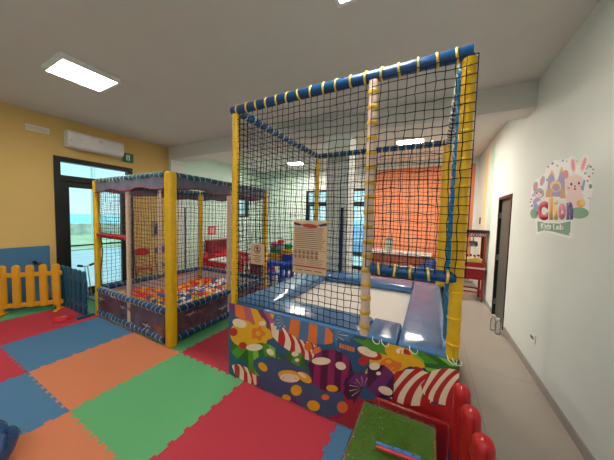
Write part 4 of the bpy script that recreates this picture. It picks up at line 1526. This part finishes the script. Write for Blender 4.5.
YB_ = mat('block yellow', (244, 176, 20), .4); GB_ = mat('block green', (36, 150, 76), .4); GRB = mat('block grey', (136, 140, 156), .4); PKB = mat('block pink', (226, 96, 120), .4)
zt = .50
block('wide yellow toy block at the base of the stack on the blue table', -3.72, 5.36, zt, .42, .2, .17, YB_)
block('royal blue toy block right of the yellow block', -3.36, 5.36, zt, .22, .2, .18, M_DB)
block('long yellow toy block lying over the royal blue block', -3.40, 5.36, zt + .193, .30, .2, .11, YB_)
block('green toy block on the left of the wide yellow block', -3.80, 5.36, zt + .183, .14, .18, .15, GB_)
block('slim green toy block on the right of the wide yellow block', -3.62, 5.36, zt + .183, .1, .18, .08, GB_)
block('green toy block on the long yellow block', -3.34, 5.36, zt + .316, .15, .18, .13, GB_)
block('pink toy block crowning the left of the stack', -3.80, 5.36, zt + .346, .12, .16, .13, PKB)
block('grey toy block in the middle of the stack', -3.62, 5.36, zt + .276, .16, .18, .16, GRB)
block('red toy block on top of the grey block', -3.58, 5.36, zt + .449, .12, .16, .1, M_RED)

# navy padded pole by the pillar
np_ = thing('padded_pole', 'navy blue padded pole standing left of the grey pillar', 'pole', (-1.50, 3.98, 0))
pp = at(341.5, 207, 1, 4.45)
np_.location = (-2.02, 4.6, 0)
q = at(341.5, 230, 1, 3.84)
np_.location = (q.x, 3.84, 0)
MB().tube([(q.x, 3.835, .03), (q.x, 3.835, 1.86)], .028, 12).build('shaft', mat('navy vinyl', (20, 36, 84), .5), np_, True)
MB().lathe((q.x, 3.835, 0.001), [(.04, 0), (.04, .02), (.03, .03)], 18).build('base', M_BLACK, np_, True)

# dark red open leaf/curtain post at the far door
q = at(347, 230, 1, 7.5)
cu = thing('red_banner_stand', 'narrow dark red banner stand left of the far glass door', 'banner', (q.x, 7.5, 0))
MB().rbox(q.x - .05, q.x + .05, 7.49, 7.51, .05, 2.1, .004).build('banner', mat('dark red cloth', (132, 40, 48), .8), cu)
MB().rbox(q.x - .08, q.x + .08, 7.42, 7.58, .001, .05, .01).build('base', M_BLACK, cu)

# long table under the orange wall
M_BRN = mat('brown table panel', (150, 84, 60), .6, var=.12, scale=6)
lt = thing('long_table', 'long brown table with a white top edge under the orange wall', 'table', (-.8, 7.3, 0))
MB().rbox(-1.68, .05, 7.0, 7.62, .70, .745, .008).build('table_top', M_WHITE, lt)
MB().box(-1.64, .01, 7.05, 7.08, .12, .70).build('front_panel', M_BRN, lt)
for x in (-1.62, -.05):
    MB().box(x, x + .05, 7.08, 7.58, .001, .70).build('side_panel', M_BRN, lt)
q = at(389, 245, 1, 7.35)
t = thing('grey_canister', 'pale grey green canister on the long brown table', 'canister', (q.x, 7.35, .746))
MB().lathe((q.x, 7.35, .746), [(.1, 0), (.105, .02), (.105, .28), (.09, .32)], 20).build('body', mat('grey green tin', (150, 168, 150), .4), t, True)
MB().lathe((q.x, 7.35, 1.067), [(.1, 0), (.1, .04), (.03, .06)], 20).build('lid', mat('dark grey lid', (96, 108, 104), .4), t, True)
q = at(432, 257, 1, 6.8)
t = thing('bean_bag', 'dark blue bean bag in front of the orange wall beside the long table', 'bean bag', (q.x, 6.7, 0))
prof = [(.02, 0.001), (.30, .01), (.38, .15), (.36, .36), (.26, .56), (.10, .68), (.03, .71)]
MB().lathe((q.x, 6.65, 0), prof, 24).build('bag', mat('navy bean bag', (26, 52, 110), .7), t, True)
MB().tube([(q.x - .05, 6.65, .70), (q.x, 6.65, .76), (q.x + .05, 6.65, .70)], .012, 6).build('loop', M_BLACK, t, True)

# ------------------------------------------------------------------ popcorn machine
M_PR = mat('popcorn cart red', (150, 16, 28), .35)
PX0, PX1, QY0, QY1 = .63, 1.03, 6.0, 6.42
pm = thing('popcorn_machine', 'red popcorn machine on a wheeled red cart by the right wall', 'popcorn machine', (.83, 6.2, 0))
w = MB(); w.rbox(PX0, PX1, QY0, QY1, .46, .69, .01); cb = w.build('cart_cabinet', M_PR, pm)
MB().box(PX0 + .03, PX1 - .03, QY0 - .008, QY0 + .001, .49, .67).build('cabinet_door', M_PR, cb)
for x in (PX0 + .025, PX1 - .025):
    for y in (QY0 + .025, QY1 - .025):
        l = MB().box(x - .018, x + .018, y - .018, y + .018, .07, .46).build('leg', M_PR, pm)
        MB().tube([(x - .015, y, .036), (x + .015, y, .036)], .035, 14).build('caster', M_BLACK, l, True)
w = MB()
w.box(PX0 + .04, PX1 - .04, QY0 + .01, QY0 + .035, .18, .21); w.box(PX0 + .04, PX1 - .04, QY1 - .035, QY1 - .01, .18, .21)
w.box(PX0 + .01, PX0 + .035, QY0 + .04, QY1 - .04, .18, .21); w.box(PX1 - .035, PX1 - .01, QY0 + .04, QY1 - .04, .18, .21)
w.build('lower_rail', M_PR, pm)
MB().rbox(PX0 - .02, PX1 + .02, QY0 - .03, QY1 + .01, .69, .715, .006).build('shelf', mat('pale trim', (206, 190, 176), .4), pm)
MB().rbox(PX0 + .01, PX1 - .01, QY0, QY1, .716, .81, .008).build('machine_base', M_PR, pm)
for x in (PX0 + .02, PX1 - .02):
    for y in (QY0 + .02, QY1 - .02):
        MB().box(x - .014, x + .014, y - .014, y + .014, .81, 1.36).build('corner_pillar', M_PR, pm)
w = MB()
w.box(PX0 + .034, PX1 - .034, QY0 + .018, QY0 + .022, .81, 1.36); w.box(PX0 + .018, PX0 + .022, QY0 + .034, QY1 - .034, .81, 1.36); w.box(PX1 - .022, PX1 - .018, QY0 + .034, QY1 - .034, .81, 1.36)
w.build('glass_case', M_GLASS, pm)
w = MB(); w.rbox(PX0 + .005, PX1 - .005, QY0 + .005, QY1 - .005, 1.36, 1.45, .006); w.build('sign_head', M_PR, pm)
MB().rbox(PX0 - .03, PX1 + .03, QY0 - .03, QY1 + .03, 1.45, 1.50, .008).build('roof', M_BLACK, pm)
text_mesh('head_letters', 'POPCORN', M_WHITE, pm, (PX0 + .03, QY0 + .004, 1.375), (1, 0, 0), (0, 0, 1), PX1 - PX0 - .06, .055, .01, .002, nrm=(0, -1, 0))
w = MB().lathe((.83, 6.22, 1.14), [(.06, 0), (.085, .02), (.085, .1), (.06, .12)], 20)
w.tube([(.83, 6.22, 1.26), (.83, 6.22, 1.36)], .012, 8)
w.build('kettle', M_STEEL, pm, True)
w = MB(); rr = random.Random(4)
for k in range(150):
    x = rr.uniform(PX0 + .05, PX1 - .05); y = rr.uniform(QY0 + .05, QY1 - .05)
    w.sphere((x, y, .83 + rr.random() * .05), rr.uniform(.016, .024), 6)
o = w.build('popcorn', mat('popcorn', (244, 226, 170), .8), pm, True); o['kind'] = 'stuff'
w = MB().prism([(PX0 + .05, .82), (PX1 - .05, .82), (PX1 - .05, .87), (.86, .91), (PX0 + .05, .87)], lambda a, b, t: (a, t, b), QY0 + .024, QY0 + .026)
w.build('printed_band', mat('band yellow', (232, 190, 70), .5), pm)
w = MB()
for k in range(4):
    x = PX0 + .08 + k * .065
    w.prism(ell(x, .96 + .012 * (k % 2), .022, .03, 20 * k), lambda a, b, t: (a, t, b), QY0 + .014, QY0 + .0175)
w.build('printed_script', M_PR, pm)
MB().tube([(PX1 + .0, QY0 + .05, .64), (PX1 + .035, QY0 + .05, .66), (PX1 + .035, QY1 - .05, .66), (PX1, QY1 - .05, .64)], .009, 8).build('push_handle', M_STEEL, pm, True)

# ------------------------------------------------------------------ bottles on the tiles
for k, (px, py, lab) in enumerate(((492.5, 330, 'clear plastic water bottle on the tiles, the one nearer the trampoline'), (497.5, 334, 'clear plastic water bottle on the tiles, the one nearer the white wall'))):
    p = at(px, py, 2, .002)
    t = thing('water_bottle', lab, 'bottle', (p.x, p.y, .001), 'clear water bottles on the floor')
    MB().lathe((p.x, p.y, .001), [(.030, 0), (.034, .006), (.034, .07), (.030, .085), (.034, .10), (.034, .16), (.016, .205), (.014, .225)], 18).build('body', M_CLEAR, t, True)
    MB().lathe((p.x, p.y, .226), [(.016, 0), (.016, .018), (.012, .02)], 14).build('cap', M_WHITE, t, True)

# ------------------------------------------------------------------ light and view
wd = bpy.data.worlds.new('sky'); S.world = wd
wd.use_nodes = True
nt = wd.node_tree
bgn = nt.nodes['Background']
tc = nt.nodes.new('ShaderNodeTexCoord'); sx = nt.nodes.new('ShaderNodeSeparateXYZ')
rmp = nt.nodes.new('ShaderNodeValToRGB')
nt.links.new(tc.outputs['Generated'], sx.inputs['Vector'])
nt.links.new(sx.outputs['Z'], rmp.inputs['Fac'])
rmp.color_ramp.elements[0].position = 0.0; rmp.color_ramp.elements[0].color = lin((196, 232, 236)) + (1,)
rmp.color_ramp.elements[1].position = 0.35; rmp.color_ramp.elements[1].color = lin((128, 222, 234)) + (1,)
nt.links.new(rmp.outputs['Color'], bgn.inputs['Color'])
bgn.inputs['Strength'].default_value = 1.0
sun_d = bpy.data.lights.new('sun', 'SUN'); sun_d.energy = 1.6; sun_d.angle = .3
sun = bpy.data.objects.new('sun', sun_d); COL.objects.link(sun)
sun.rotation_euler = (math.radians(20), math.radians(-8), 0)
sun.location = (-12, 0, 20)

S.view_settings.view_transform = 'Standard'
S.view_settings.look = 'None'
S.view_settings.gamma = 1
S.view_settings.exposure = 0.5
S.view_settings.use_curve_mapping = False
S.cycles.max_bounces = 8
S.cycles.transparent_max_bounces = 16
S.cycles.use_denoising = True
